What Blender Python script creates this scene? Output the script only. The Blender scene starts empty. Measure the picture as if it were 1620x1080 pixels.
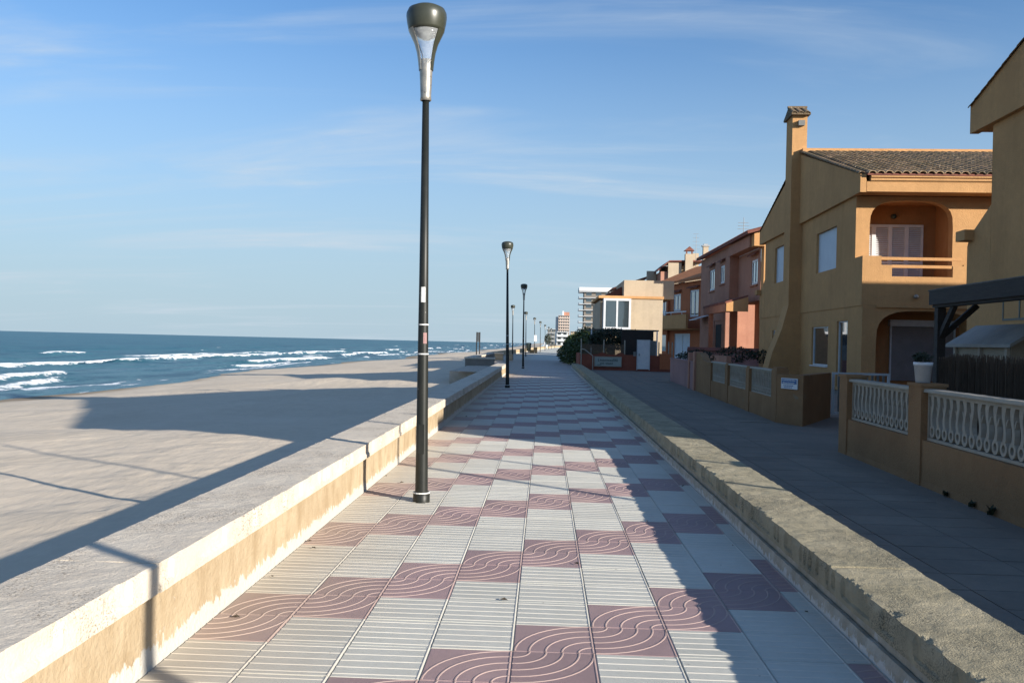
import bpy, math, random
import numpy as np
from mathutils import Vector, Matrix, noise as mnoise
random.seed(7); rng=np.random.default_rng(7)
sc=bpy.context.scene; C=sc.collection
R=math.radians
# ------------------------------------------------------------------ camera
yaw,pitch,roll=R(2.16),R(-0.01),R(1.35)
fwd=Vector((-math.sin(yaw)*math.cos(pitch),math.cos(yaw)*math.cos(pitch),math.sin(pitch)))
r0=Vector((math.cos(yaw),math.sin(yaw),0)); u0=r0.cross(fwd)
rt=r0*math.cos(roll)+u0*math.sin(roll); up=-r0*math.sin(roll)+u0*math.cos(roll)
cam=bpy.data.objects.new('camera',bpy.data.cameras.new('camera')); C.objects.link(cam)
m=Matrix((rt,up,-fwd)).transposed().to_4x4(); m.translation=Vector((0,0,1.5)); cam.matrix_world=m
cam.data.sensor_width=36; cam.data.lens=36*1376/1620; cam.data.clip_start=.05; cam.data.clip_end=20000
sc.camera=cam
# ------------------------------------------------------------------ sky and sun
AZ=R(37); EL=R(17.2)
w=bpy.data.worlds.new('World'); sc.world=w; w.use_nodes=True
nt=w.node_tree; nt.nodes.clear()
def N(t,k,**kw):
    n=t.nodes.new(k)
    for a,b in kw.items(): setattr(n,a,b)
    return n
sky=N(nt,'ShaderNodeTexSky',sky_type='NISHITA'); sky.sun_disc=False
sky.sun_elevation=EL; sky.sun_rotation=math.pi/2+AZ; sky.altitude=0; sky.air_density=1.0; sky.dust_density=.35; sky.ozone_density=3.0
tc=N(nt,'ShaderNodeTexCoord'); sx=N(nt,'ShaderNodeSeparateXYZ'); nt.links.new(tc.outputs['Generated'],sx.inputs[0])
def wm(op,a,b=None,c=None,clamp=False):
    n=N(nt,'ShaderNodeMath',operation=op); n.use_clamp=clamp
    for i,v in enumerate((a,b,c)):
        if v is None: continue
        if isinstance(v,(int,float)): n.inputs[i].default_value=v
        else: nt.links.new(v,n.inputs[i])
    return n.outputs[0]
zc=wm('ADD',wm('MAXIMUM',sx.outputs[2],0.0),.12)
cu=wm('DIVIDE',sx.outputs[0],zc); cv=wm('DIVIDE',sx.outputs[1],zc)
def cloud(su,sv,det,off,lo,hi,dist):
    cb=N(nt,'ShaderNodeCombineXYZ')
    nt.links.new(wm('MULTIPLY',wm('ADD',cu,wm('MULTIPLY',cv,.12)),su),cb.inputs[0]); nt.links.new(wm('MULTIPLY',cv,sv),cb.inputs[1]); cb.inputs[2].default_value=off
    nz=N(nt,'ShaderNodeTexNoise'); nz.inputs['Scale'].default_value=1; nz.inputs['Detail'].default_value=det; nz.inputs['Roughness'].default_value=.58; nz.inputs['Distortion'].default_value=dist
    nt.links.new(cb.outputs[0],nz.inputs['Vector'])
    mr=N(nt,'ShaderNodeMapRange',interpolation_type='SMOOTHSTEP'); mr.inputs[1].default_value=lo; mr.inputs[2].default_value=hi
    nt.links.new(nz.outputs['Fac'],mr.inputs[0]); return mr.outputs[0]
c1=cloud(.45,1.5,7,3.2,.47,.76,.7); c2=cloud(1.5,4.0,8,9.7,.44,.76,1.2)
cl=wm('ADD',wm('MULTIPLY',c1,.42),wm('MULTIPLY',wm('MULTIPLY',c2,c1),.4),clamp=True)
hz=N(nt,'ShaderNodeMapRange',interpolation_type='SMOOTHSTEP'); nt.links.new(sx.outputs[2],hz.inputs[0])
hz.inputs[1].default_value=0; hz.inputs[2].default_value=.40; hz.inputs[3].default_value=.93; hz.inputs[4].default_value=0
mx=N(nt,'ShaderNodeMix',data_type='RGBA'); mx.inputs[7].default_value=(3.6,4.1,4.6,1)
tint=N(nt,'ShaderNodeMix',data_type='RGBA',blend_type='MULTIPLY'); tint.inputs[0].default_value=1; tint.inputs[7].default_value=(.66,.86,1.02,1)
nt.links.new(sky.outputs[0],tint.inputs[6])
hm=N(nt,'ShaderNodeMix',data_type='RGBA'); hm.inputs[7].default_value=(2.6,3.4,4.05,1)
nt.links.new(hz.outputs[0],hm.inputs[0]); nt.links.new(tint.outputs[2],hm.inputs[6])
nt.links.new(cl,mx.inputs[0]); nt.links.new(hm.outputs[2],mx.inputs[6])
bg=N(nt,'ShaderNodeBackground'); bg.inputs[1].default_value=.100
nt.links.new(mx.outputs[2],bg.inputs[0]); wo=N(nt,'ShaderNodeOutputWorld'); nt.links.new(bg.outputs[0],wo.inputs[0])
sun=bpy.data.objects.new('sun',bpy.data.lights.new('sun','SUN')); C.objects.link(sun)
sun.data.energy=5.0; sun.data.angle=R(.53); sun.data.color=(1,.93,.82)
sd=Vector((math.cos(AZ)*math.cos(EL),-math.sin(AZ)*math.cos(EL),math.sin(EL)))
sun.rotation_euler=sd.to_track_quat('Z','Y').to_euler(); sun.location=(60,-40,40)
sc.view_settings.view_transform='Standard'; sc.view_settings.look='None'; sc.view_settings.gamma=1; sc.view_settings.exposure=0.80
sc.view_settings.use_curve_mapping=False
sc.cycles.max_bounces=6; sc.cycles.transparent_max_bounces=8
# ------------------------------------------------------------------ materials
def mat(name,c1,c2=None,scale=3,rough=.85,bump=0,bscale=60,spots=None,ms=None,fine=None,metal=0,spec=.35,rnd=0,stretch=(1,1,1),extra=None):
    """two tones mixed by a broad noise, fine grain, optional dark spots, bump relief"""
    M=bpy.data.materials.new(name); M.use_nodes=True; t=M.node_tree; t.nodes.clear(); L=t.links.new
    o=N(t,'ShaderNodeOutputMaterial'); p=N(t,'ShaderNodeBsdfPrincipled'); L(p.outputs[0],o.inputs[0])
    p.inputs['Roughness'].default_value=rough; p.inputs['Metallic'].default_value=metal; p.inputs['Specular IOR Level'].default_value=spec
    g=N(t,'ShaderNodeNewGeometry'); mp=N(t,'ShaderNodeMapping'); mp.inputs['Scale'].default_value=stretch; L(g.outputs['Position'],mp.inputs[0]); pos=mp.outputs[0]
    def noi(s,d=5,r=.6,v=None):
        n=N(t,'ShaderNodeTexNoise'); n.inputs['Scale'].default_value=s; n.inputs['Detail'].default_value=d; n.inputs['Roughness'].default_value=r; L(v or pos,n.inputs['Vector']); return n.outputs['Fac']
    def ramp(f,lo,hi,a=0,b=1,ip='LINEAR'):
        n=N(t,'ShaderNodeMapRange',interpolation_type=ip); L(f,n.inputs[0]); 
        for i,v in ((1,lo),(2,hi),(3,a),(4,b)): n.inputs[i].default_value=v
        return n.outputs[0]
    def mix(f,a,b,mode='MIX'):
        n=N(t,'ShaderNodeMix',data_type='RGBA',blend_type=mode)
        if isinstance(f,(int,float)): n.inputs[0].default_value=f
        else: L(f,n.inputs[0])
        for i,v in ((6,a),(7,b)):
            if isinstance(v,tuple): n.inputs[i].default_value=(*v[:3],1)
            else: L(v,n.inputs[i])
        return n.outputs[2]
    def math_(op,a,b=None):
        n=N(t,'ShaderNodeMath',operation=op)
        for i,v in enumerate((a,b)):
            if v is None: continue
            if isinstance(v,(int,float)): n.inputs[i].default_value=v
            else: L(v,n.inputs[i])
        return n.outputs[0]
    c2=c2 or tuple(x*.8 for x in c1)
    col=mix(ramp(noi(scale),.35,.65),c1,c2)
    col=mix(ramp(noi(scale*9,6,.7),.3,.75,0,.35),col,tuple(x*.72 for x in c2))
    if spots: col=mix(ramp(noi(spots[0],3,.6),spots[1],spots[1]+.04),col,spots[2])
    if rnd:
        oi=N(t,'ShaderNodeObjectInfo'); v=ramp(oi.outputs['Random'],0,1,1-rnd,1+rnd*.6)
        cb=N(t,'ShaderNodeCombineColor'); [L(v,cb.inputs[i]) for i in range(3)]
        col=mix(1.0,col,cb.outputs[0],'MULTIPLY')
    if bump:
        b=N(t,'ShaderNodeBump'); b.inputs['Strength'].default_value=min(1,bump); b.inputs['Distance'].default_value=.01*max(1,bump)
        L(noi(bscale,5,.65),b.inputs['Height']); L(b.outputs[0],p.inputs['Normal'])
    if extra: col=extra(t,L,col,mix,noi,ramp,math_,g,p) or col
    L(col,p.inputs['Base Color'])
    return M
def lin(h):  # sRGB hex -> linear
    return tuple(((int(h[i:i+2],16)/255)/12.92 if int(h[i:i+2],16)/255<=.04045 else (((int(h[i:i+2],16)/255)+.055)/1.055)**2.4) for i in (0,2,4))
def ex_streak(t,L,col,mix,noi,ramp,math_,g,p):
    mp=N(t,'ShaderNodeMapping'); mp.inputs['Scale'].default_value=(2.6,2.6,.22); L(g.outputs['Position'],mp.inputs[0])
    f=ramp(noi(1.0,6,.68,mp.outputs[0]),.50,.72,0,.26); col=mix(f,col,mix(1.0,col,(.60,.58,.56),'MULTIPLY'))
    mp=N(t,'ShaderNodeMapping'); mp.inputs['Scale'].default_value=(.5,.5,.9); mp.inputs['Location'].default_value=(7,3,1); L(g.outputs['Position'],mp.inputs[0])
    return mix(ramp(noi(1.0,4,.6,mp.outputs[0]),.55,.58,0,.16),col,mix(1.0,col,(1.25,1.22,1.15),'MULTIPLY'))
STUCCO=dict(bump=1.5,bscale=30,rough=.93,scale=.7,spec=.15,extra=ex_streak)
MT={}
MT['ochre']=mat('ochre_stucco',(.56,.315,.14),(.48,.27,.12),**STUCCO)
MT['orange']=mat('orange_stucco',(.52,.18,.085),(.45,.15,.07),**STUCCO)
MT['pink']=mat('pink_stucco',(.46,.24,.17),(.40,.20,.14),**STUCCO)
MT['apricot']=mat('apricot_stucco',(.60,.325,.145),(.54,.29,.125),**STUCCO)
MT['beige']=mat('beige_stucco',(.52,.42,.30),(.46,.37,.27),**STUCCO)
MT['brick_red']=mat('brick_red_stucco',(.30,.10,.065),(.24,.075,.05),**STUCCO)
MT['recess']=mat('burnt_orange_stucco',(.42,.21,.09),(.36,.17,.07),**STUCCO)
MT['rose']=mat('rose_wall_paint',(.36,.22,.21),(.30,.18,.17),**STUCCO)
MT['white']=mat('white_paint',(.72,.72,.72),(.62,.63,.65),rough=.5,scale=4)
MT['cream']=mat('cream_cast_concrete',(.40,.355,.285),(.33,.29,.235),rough=.85,scale=5,bump=.5,bscale=120)
MT['shutter']=mat('pale_blue_shutter',(.62,.68,.74),(.56,.62,.69),rough=.55,scale=2)
MT['grey_shutter']=mat('grey_roller_shutter',(.22,.21,.21),(.18,.17,.17),rough=.5,scale=3)
MT['frame']=mat('pale_aluminium',(.60,.62,.63),(.5,.52,.54),rough=.4,scale=6)
MT['darkframe']=mat('dark_green_frame',(.04,.06,.055),rough=.4)
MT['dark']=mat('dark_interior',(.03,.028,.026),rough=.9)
MT['shade_tone']=mat('shade_toned_render',(.25,.22,.19),(.21,.185,.16),rough=.9)  # dark grey-brown standing in for walls in shade
MT['rosy']=mat('rosy_render',(.58,.47,.40),(.52,.42,.36),rough=.9)
MT['wood']=mat('dark_stained_timber',(.035,.028,.024),(.022,.018,.016),rough=.7,scale=4,bump=.6,bscale=40,stretch=(1,1,6))
MT['reed']=mat('brown_reed',(.17,.12,.085),(.11,.08,.055),rough=.95,scale=9,stretch=(6,6,1))
MT['reedroof']=mat('grey_reed_thatch',(.16,.15,.135),(.10,.095,.085),rough=.95,scale=6,bump=1,bscale=50)
MT['tile_old']=mat('weathered_clay_tile',(.25,.165,.10),(.13,.10,.055),rough=.9,scale=1.2,rnd=.45,spots=(14,.6,(.42,.33,.24)),bump=.8,bscale=50)
MT['tile_edge']=mat('pale_clay_tile_end',(.52,.37,.22),(.42,.29,.17),rough=.9,scale=4,rnd=.2)
MT['terracotta']=mat('terracotta_tile',(.66,.27,.11),(.50,.19,.08),rough=.85,scale=2.5,rnd=.2,bump=.5)
MT['redtile']=mat('dark_red_tile',(.25,.09,.06),(.16,.06,.045),rough=.85,scale=2)
MT['pole']=mat('black_green_pole_paint',(.012,.014,.012),(.018,.019,.016),rough=.45,scale=8,spots=(22,.71,(.34,.34,.31)),spec=.35)
MT['cap']=mat('olive_grey_lamp_cap',(.05,.053,.038),(.036,.039,.028),rough=.35,scale=6,spec=.5)
MT['alum']=mat('worn_cast_aluminium',(.46,.42,.36),(.30,.29,.27),rough=.42,metal=.6,scale=14,spots=(30,.62,(.12,.11,.1)))
MT['mirror']=mat('lamp_reflector',(.85,.85,.82),rough=.3,metal=.3,scale=3)
MT['steel']=mat('galvanised_steel',(.45,.45,.45),rough=.5,metal=.4,scale=5)
MT['gate']=mat('grey_iron_gate',(.22,.22,.21),(.16,.16,.15),rough=.6,scale=4)
MT['pot']=mat('white_plastic_pot',(.74,.76,.80),rough=.35,scale=2)
MT['shedwall']=mat('tan_resin_shed',(.30,.25,.18),rough=.6)
MT['shedroof']=mat('grey_resin_roof',(.30,.29,.27),rough=.6,scale=3)
MT['paper']=mat('paper_sticker',(.75,.75,.72),rough=.6,scale=20)
MT['blue']=mat('blue_sign_paint',(.08,.16,.34),rough=.5)
MT['ink']=mat('dark_lettering',(.02,.035,.03),rough=.6)
MT['signboard']=mat('grey_green_sign_board',(.38,.42,.38),(.33,.37,.34),rough=.5)
MT['trunk']=mat('bark',(.09,.07,.05),rough=.95,bump=1,bscale=30)
def glass(name,tint=(.9,.93,.95),r=.03):
    M=bpy.data.materials.new(name); M.use_nodes=True; p=M.node_tree.nodes['Principled BSDF']
    p.inputs['Base Color'].default_value=(*tint,1); p.inputs['Roughness'].default_value=r; p.inputs['Transmission Weight'].default_value=1; p.inputs['IOR'].default_value=1.2
    return M
MT['lampglass']=glass('clear_lamp_shade',(.95,.97,.98),.08); MT['lampglass'].node_tree.nodes['Principled BSDF'].inputs['Transmission Weight'].default_value=.85
def pane(name,c,r=.06,spec=.9):
    M=bpy.data.materials.new(name); M.use_nodes=True; p=M.node_tree.nodes['Principled BSDF']
    p.inputs['Base Color'].default_value=(*c,1); p.inputs['Roughness'].default_value=r; p.inputs['IOR'].default_value=1.6; p.inputs['Specular IOR Level'].default_value=spec; p.inputs['Coat Weight'].default_value=1; p.inputs['Coat IOR'].default_value=1.9; p.inputs['Coat Roughness'].default_value=.02
    return M
MT['glass']=pane('window_glass',(.03,.045,.055))
def leafmat(name,a,b):
    def ex(t,L,col,mix,noi,ramp,math_,g,p):
        oi=N(t,'ShaderNodeAttribute'); oi.attribute_name='tone'
        return mix(oi.outputs['Fac'],a,b)
    M=mat(name,a,b,rough=.6,extra=ex); return M
MT['leaf']=leafmat('dark_hedge_leaves',(.028,.05,.016),(.085,.115,.03))
MT['leaf_light']=leafmat('light_tamarisk_leaves',(.035,.06,.015),(.12,.15,.035))
MT['leaf_dark']=leafmat('dark_shrub_leaves',(.012,.02,.01),(.035,.045,.02))  # very dark green leaves, tone varying from leaf to leaf
# concrete copings with pitted aggregate; plaster with stains and a flaked white foot
def ex_pit(th,dark,amt=1,s=95):
    def f(t,L,col,mix,noi,ramp,math_,g,p):
        pits=ramp(noi(s,2,.5),th,th+.05); patch=ramp(noi(1.9,5,.7),.47,.58)
        return mix(math_('MULTIPLY',math_('MULTIPLY',pits,patch),amt),col,dark)
    return f
MT['cop_left']=mat('worn_concrete_coping',(.68,.60,.49),(.61,.53,.43),rough=.95,scale=2.2,bump=.6,bscale=60,spec=.1,extra=ex_pit(.54,(.24,.195,.15),.85,110))
MT['cop_right']=mat('mossy_exposed_aggregate',(.44,.385,.27),(.31,.275,.19),rough=.97,scale=3.0,bump=1.1,bscale=110,spec=.1,extra=ex_pit(.50,(.13,.12,.09),.8,130))
def ex_plaster(foot,base_c,stain):
    def f(t,L,col,mix,noi,ramp,math_,g,p):
        sp=N(t,'ShaderNodeSeparateXYZ'); L(g.outputs['Position'],sp.inputs[0])
        cb=N(t,'ShaderNodeCombineXYZ'); L(math_('MULTIPLY',sp.outputs[1],3.2),cb.inputs[0]); L(math_('MULTIPLY',sp.outputs[2],1.6),cb.inputs[1])
        drip=noi(1.6,5,.65,cb.outputs[0])
        col=mix(ramp(drip,.42,.66,0,.85),col,stain)
        n=noi(5,6,.7,cb.outputs[0])
        edge=math_('ADD',math_('MULTIPLY',math_('SUBTRACT',n,.5),.26),foot)
        k=ramp(math_('SUBTRACT',edge,sp.outputs[2]),-.004,.01)
        col=mix(k,col,base_c)
        fl=noi(3.3,6,.7); return mix(ramp(fl,.66,.68,0,.8),col,tuple(x*.97 for x in base_c))
    return f
MT['plaster_left']=mat('stained_ochre_plaster',(.52,.415,.28),(.44,.34,.22),rough=.95,scale=1.5,bump=1.2,bscale=30,spec=.1,extra=ex_plaster(.085,(.53,.50,.44),(.34,.25,.15)))
MT['plaster_right']=mat('grey_weathered_plaster',(.46,.43,.37),(.37,.34,.28),rough=.95,scale=2,bump=1.2,bscale=30,spec=.1,extra=ex_plaster(.03,(.52,.52,.50),(.28,.25,.19)))
MT['garden_wall']=mat('ochre_garden_wall',(.32,.185,.095),(.25,.145,.075),rough=.95,scale=.9,bump=1.2,bscale=40,spec=.1,spots=(3,.68,(.24,.18,.12)))
def ex_dust(t,L,col,mix,noi,ramp,math_,g,p):
    sp=N(t,'ShaderNodeSeparateXYZ'); L(g.outputs['Position'],sp.inputs[0])
    k=math_('ADD',ramp(sp.outputs[0],-1.75,-.75,.62,0),math_('MULTIPLY',math_('SUBTRACT',noi(1.7,6,.65),.5),.5))
    col=mix(ramp(k,0,1,0,.85),col,(.47,.37,.26))
    return mix(ramp(noi(26,2,.5),.735,.75,0,.5),col,(.16,.14,.12))
SP=dict(rough=.8,spec=.3,extra=ex_dust)
MT['tile_w']=mat('ribbed_pale_tile',(.57,.555,.49),(.50,.49,.43),scale=1.3,bump=.35,bscale=160,rnd=.07,spots=(2.2,.72,(.34,.30,.25)),**SP)
MT['tile_wr']=mat('pale_tile_rib',(.62,.585,.515),(.55,.52,.455),scale=3,rnd=.05,**SP)
MT['tile_p']=mat('mauve_wave_tile',(.37,.25,.245),(.32,.225,.22),scale=1.5,bump=.35,bscale=160,rnd=.12,spots=(2.4,.7,(.33,.23,.2)),**SP)
MT['tile_pr']=mat('mauve_tile_rib',(.46,.335,.30),(.41,.30,.27),scale=3,rnd=.08,**SP)
MT['grout']=mat('sandy_grout',(.52,.45,.37),(.42,.37,.30),rough=.95,scale=4)
MT['road']=mat('worn_grey_road',(.22,.19,.155),(.17,.148,.125),rough=.9,scale=.8,bump=.6,bscale=60,spots=(1.5,.66,(.20,.19,.175)))
MT['road_tile']=mat('grey_lane_slab',(.24,.205,.165),(.185,.16,.132),rough=.9,scale=1.5,bump=.4,bscale=80,rnd=.1)
MT['ground']=mat('dry_ground',(.25,.22,.17),(.2,.17,.13),rough=.95,scale=.5)
def ex_sand(t,L,col,mix,noi,ramp,math_,g,p):
    sp=N(t,'ShaderNodeSeparateXYZ'); L(g.outputs['Position'],sp.inputs[0])
    col=mix(ramp(math_('ADD',sp.outputs[2],math_('MULTIPLY',noi(.5,4),.14)),-1.50,-1.38,1,0),col,(.31,.245,.175))
    mp=N(t,'ShaderNodeMapping'); mp.inputs['Scale'].default_value=(1.0,.35,1); mp.inputs['Rotation'].default_value=(0,0,.7); L(g.outputs['Position'],mp.inputs[0])
    vo=N(t,'ShaderNodeTexVoronoi'); vo.inputs['Scale'].default_value=1.9; vo.inputs['Randomness'].default_value=1; L(g.outputs['Position'],vo.inputs['Vector'])
    rip=math_('ADD',noi(3.0,6,.6,mp.outputs[0]),math_('MULTIPLY',ramp(vo.outputs['Distance'],.0,.22,0,1,'SMOOTHSTEP'),math_('MULTIPLY',ramp(noi(.35,3),.48,.56),.55))); b=N(t,'ShaderNodeBump'); b.inputs['Strength'].default_value=.42; b.inputs['Distance'].default_value=.06
    L(rip,b.inputs['Height']); L(b.outputs[0],p.inputs['Normal'])
    return mix(ramp(noi(7,3,.5),.74,.77,0,.6),col,(.16,.12,.08))
MT['sand']=mat('beach_sand',(.70,.59,.46),(.64,.535,.41),rough=.97,scale=.35,spec=.08,extra=ex_sand)
def ex_sea(t,L,col,mix,noi,ramp,math_,g,p):
    sp=N(t,'ShaderNodeSeparateXYZ'); L(g.outputs['Position'],sp.inputs[0])
    deep=ramp(sp.outputs[0],-75,-26)
    col=mix(deep,(.014,.105,.135),(.10,.18,.215))
    mp=N(t,'ShaderNodeMapping'); mp.inputs['Scale'].default_value=(1.0,.33,1); L(g.outputs['Position'],mp.inputs[0])
    col=mix(ramp(noi(.30,5,.65,mp.outputs[0]),.40,.64,0,.7),col,(.03,.13,.14))
    mp3=N(t,'ShaderNodeMapping'); mp3.inputs['Scale'].default_value=(1.0,.16,1); mp3.inputs['Rotation'].default_value=(0,0,.25); L(g.outputs['Position'],mp3.inputs[0])
    col=mix(ramp(noi(.42,7,.75,mp3.outputs[0]),.47,.58,0,.85),col,(.008,.055,.085)); col=mix(ramp(noi(.12,6,.72,mp3.outputs[0]),.50,.62,0,.55),col,(.05,.15,.18))  # stretched dark and light colour noise stands in for wave shading
    at=N(t,'ShaderNodeAttribute'); at.attribute_name='foam'
    fn=noi(1.1,7,.72,mp.outputs[0])
    f=ramp(math_('ADD',at.outputs['Fac'],math_('MULTIPLY',math_('SUBTRACT',fn,.5),2.6)),.56,.74)
    mp2=N(t,'ShaderNodeMapping'); mp2.inputs['Scale'].default_value=(.42,.12,1); L(g.outputs['Position'],mp2.inputs[0])
    wc=ramp(noi(1.0,6,.62,mp2.outputs[0]),.725,.75); f=math_('MAXIMUM',f,math_('MULTIPLY',wc,.9))
    b=N(t,'ShaderNodeBump'); b.inputs['Strength'].default_value=1; b.inputs['Distance'].default_value=.35
    L(noi(1.3,6,.65,mp.outputs[0]),b.inputs['Height']); L(b.outputs[0],p.inputs['Normal'])
    L(ramp(f,0,1,.34,.9),p.inputs['Roughness'])
    return mix(f,col,(.80,.82,.83))
MT['sea']=mat('sea_water',(.02,.08,.12),rough=.3,spec=.16,extra=ex_sea)
# ------------------------------------------------------------------ mesh helpers
class MB:
    def __init__(s): s.v=[]; s.f=[]; s.m=[]; s.mi=0
    def add(s,vs,fs):
        n=len(s.v); s.v+= [tuple(p) for p in vs]; s.f+=[tuple(i+n for i in f) for f in fs]; s.m+=[s.mi]*len(fs); return s
    def box(s,a,b,c,d,e,f):
        x0,x1=min(a,b),max(a,b); y0,y1=min(c,d),max(c,d); z0,z1=min(e,f),max(e,f)
        return s.add([(x0,y0,z0),(x1,y0,z0),(x1,y1,z0),(x0,y1,z0),(x0,y0,z1),(x1,y0,z1),(x1,y1,z1),(x0,y1,z1)],
          [(0,3,2,1),(4,5,6,7),(0,1,5,4),(1,2,6,5),(2,3,7,6),(3,0,4,7)])
    def prism(s,pts,d,axis='x',at=0):
        """polygon in the plane across `axis`, extruded from at to at+d. pts (a,b): x->(y,z) y->(x,z) z->(x,y)"""
        def P(a,b,h): return (h,a,b) if axis=='x' else ((a,h,b) if axis=='y' else (a,b,h))
        n=len(pts); vs=[P(a,b,at) for a,b in pts]+[P(a,b,at+d) for a,b in pts]
        fs=[tuple(range(n)),tuple(range(2*n-1,n-1,-1))]+[(i,i+n,(i+1)%n+n,(i+1)%n) for i in range(n)]
        return s.add(vs,fs)
    def tube(s,p,q,r,r2=None,n=10,caps=True):
        p,q=Vector(p),Vector(q); r2=r if r2 is None else r2; d=(q-p).normalized(); a=d.orthogonal().normalized(); b=d.cross(a)
        vs=[tuple(c+(a*math.cos(t)+b*math.sin(t))*rr) for c,rr in ((p,r),(q,r2)) for t in [2*math.pi*i/n for i in range(n)]]
        fs=[(i,(i+1)%n,(i+1)%n+n,i+n) for i in range(n)]
        if caps: fs+=[tuple(range(n-1,-1,-1)),tuple(range(n,2*n))]
        return s.add(vs,fs)
    def lathe(s,prof,n=24,o=(0,0,0),a0=0,a1=2*math.pi,closed=True):
        m_=n if closed else n+1; vs=[]
        for r,z in prof:
            for i in range(m_):
                t=a0+(a1-a0)*i/n; vs.append((o[0]+r*math.cos(t),o[1]+r*math.sin(t),o[2]+z))
        fs=[]
        for j in range(len(prof)-1):
            for i in range(n):
                k=(i+1)%m_ if closed else i+1
                fs.append((j*m_+i,j*m_+k,(j+1)*m_+k,(j+1)*m_+i))
        return s.add(vs,fs)
    def mesh(s,name,mats,smooth=False,org=(0,0,0)):
        me=bpy.data.meshes.new(name); o=Vector(org)
        me.from_pydata([tuple(Vector(v)-o) for v in s.v],[],s.f)
        for mt in (mats if isinstance(mats,(list,tuple)) else [mats]): me.materials.append(MT[mt] if isinstance(mt,str) else mt)
        if any(s.m): me.polygons.foreach_set('material_index',s.m)
        if smooth: me.polygons.foreach_set('use_smooth',[True]*len(s.f))
        me.update(); return me
def obj(name,me,parent=None):
    o=bpy.data.objects.new(name,me); C.objects.link(o)
    if parent: o.parent=parent
    return o
A=R(1.96)
class Thing:
    """an Empty at the thing's base; parts are given in the frame's coordinates"""
    def __init__(s,name,label,cat,org=(0,0,0),street=False,group=None,rot=None):
        s.org=org; s.e=bpy.data.objects.new(name,None); C.objects.link(s.e); s.e.empty_display_size=.2
        a=-A if street else 0
        c,q=math.cos(a),math.sin(a); s.e.location=(org[0]*c-org[1]*q,org[0]*q+org[1]*c,org[2]); s.e.rotation_euler=(0,0,a)
        if rot is not None: s.e.location=org; s.e.rotation_euler=(0,0,rot); s.org=(0,0,0)
        s.e['label']=label; s.e['category']=cat
        if group: s.e['group']=group
    def part(s,name,mb,mt,parent=None,label=None,smooth=False,stuff=False):
        o=obj(name,mb.mesh(name,mt,smooth,s.org),parent or s.e)
        if label: o['label']=label
        if stuff: o['kind']='stuff'
        return o
    def inst(s,name,me,loc,parent=None,rz=0,scale=None):
        o=obj(name,me,parent or s.e); o.location=Vector(loc)-Vector(s.org); o.rotation_euler=(0,0,rz)
        if scale: o.scale=scale
        return o
def tagm(o,label,cat,group=None):
    o['label']=label; o['category']=cat
    if group: o['group']=group
    return o
def struct(name,mb,mt,smooth=False):
    o=obj(name,mb.mesh(name,mt,smooth)); o['kind']='structure'; return o
def dup(o,parent=None):
    c=o.copy(); C.objects.link(c)
    if parent: c.parent=parent
    for ch in list(o.children): dup(ch,c)
    return c
def wall_u(mb,u0,u1,z0,z1,holes,depth,plane,axis,sgn):
    """wall face in plane `plane` across axis with openings (u0,u1,z0,z1); reveals run to depth along sgn"""
    us=sorted({u0,u1,*[h for H in holes for h in H[:2]]}); zs=sorted({z0,z1,*[h for H in holes for h in H[2:4]]})
    def P(u,z,d): return (plane+sgn*d,u,z) if axis=='x' else (u,plane+sgn*d,z)
    for a,b in zip(us,us[1:]):
        for c,d in zip(zs,zs[1:]):
            if any(h[0]<=a and b<=h[1] and h[2]<=c and d<=h[3] for h in holes): continue
            mb.add([P(a,c,0),P(b,c,0),P(b,d,0),P(a,d,0)],[(0,1,2,3)])
    for a,b,c,d in [h[:4] for h in holes]:
        mb.add([P(u,z,k) for k in (0,depth) for u,z in ((a,c),(b,c),(b,d),(a,d))],[(0,1,5,4),(1,2,6,5),(2,3,7,6),(3,0,4,7)])
def arch_pts(u0,u1,zs,zt,n=14):
    """rounded-corner arch: springs at zs, crown at zt"""
    w_=(u1-u0)/2; mid=(u0+u1)/2; out=[]
    for i in range(n+1):
        t=math.pi*(1-i/n); x=math.copysign(abs(math.cos(t))**.62,math.cos(t)); y=abs(math.sin(t))**.62
        out.append((mid+w_*x,zs+(zt-zs)*y))
    return out
def arch_wall(mb,u0,u1,z0,z1,arch,sill,depth,plane):
    """wall in plane y=plane (faces -y) with an arch opening from sill up"""
    a0,a1=arch[0][0],arch[-1][0]; pt=[(a0,sill)]+arch+[(a1,sill)]
    def q(*p): mb.add([(u,plane,z) for u,z in p],[(0,1,2,3)])
    q((u0,z0),(a0,z0),(a0,z1),(u0,z1)); q((a1,z0),(u1,z0),(u1,z1),(a1,z1))
    if sill>z0: q((a0,z0),(a1,z0),(a1,sill),(a0,sill))
    for p,r_ in zip(arch,arch[1:]): q(p,r_,(r_[0],z1),(p[0],z1))
    pt.append(pt[0])
    for p,r_ in zip(pt,pt[1:]): mb.add([(p[0],plane,p[1]),(r_[0],plane,r_[1]),(r_[0],plane+depth,r_[1]),(p[0],plane+depth,p[1])],[(0,1,2,3)])
def nz3(x,y,z,s=1): return mnoise.noise(Vector((x*s,y*s,z*s)))
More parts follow.
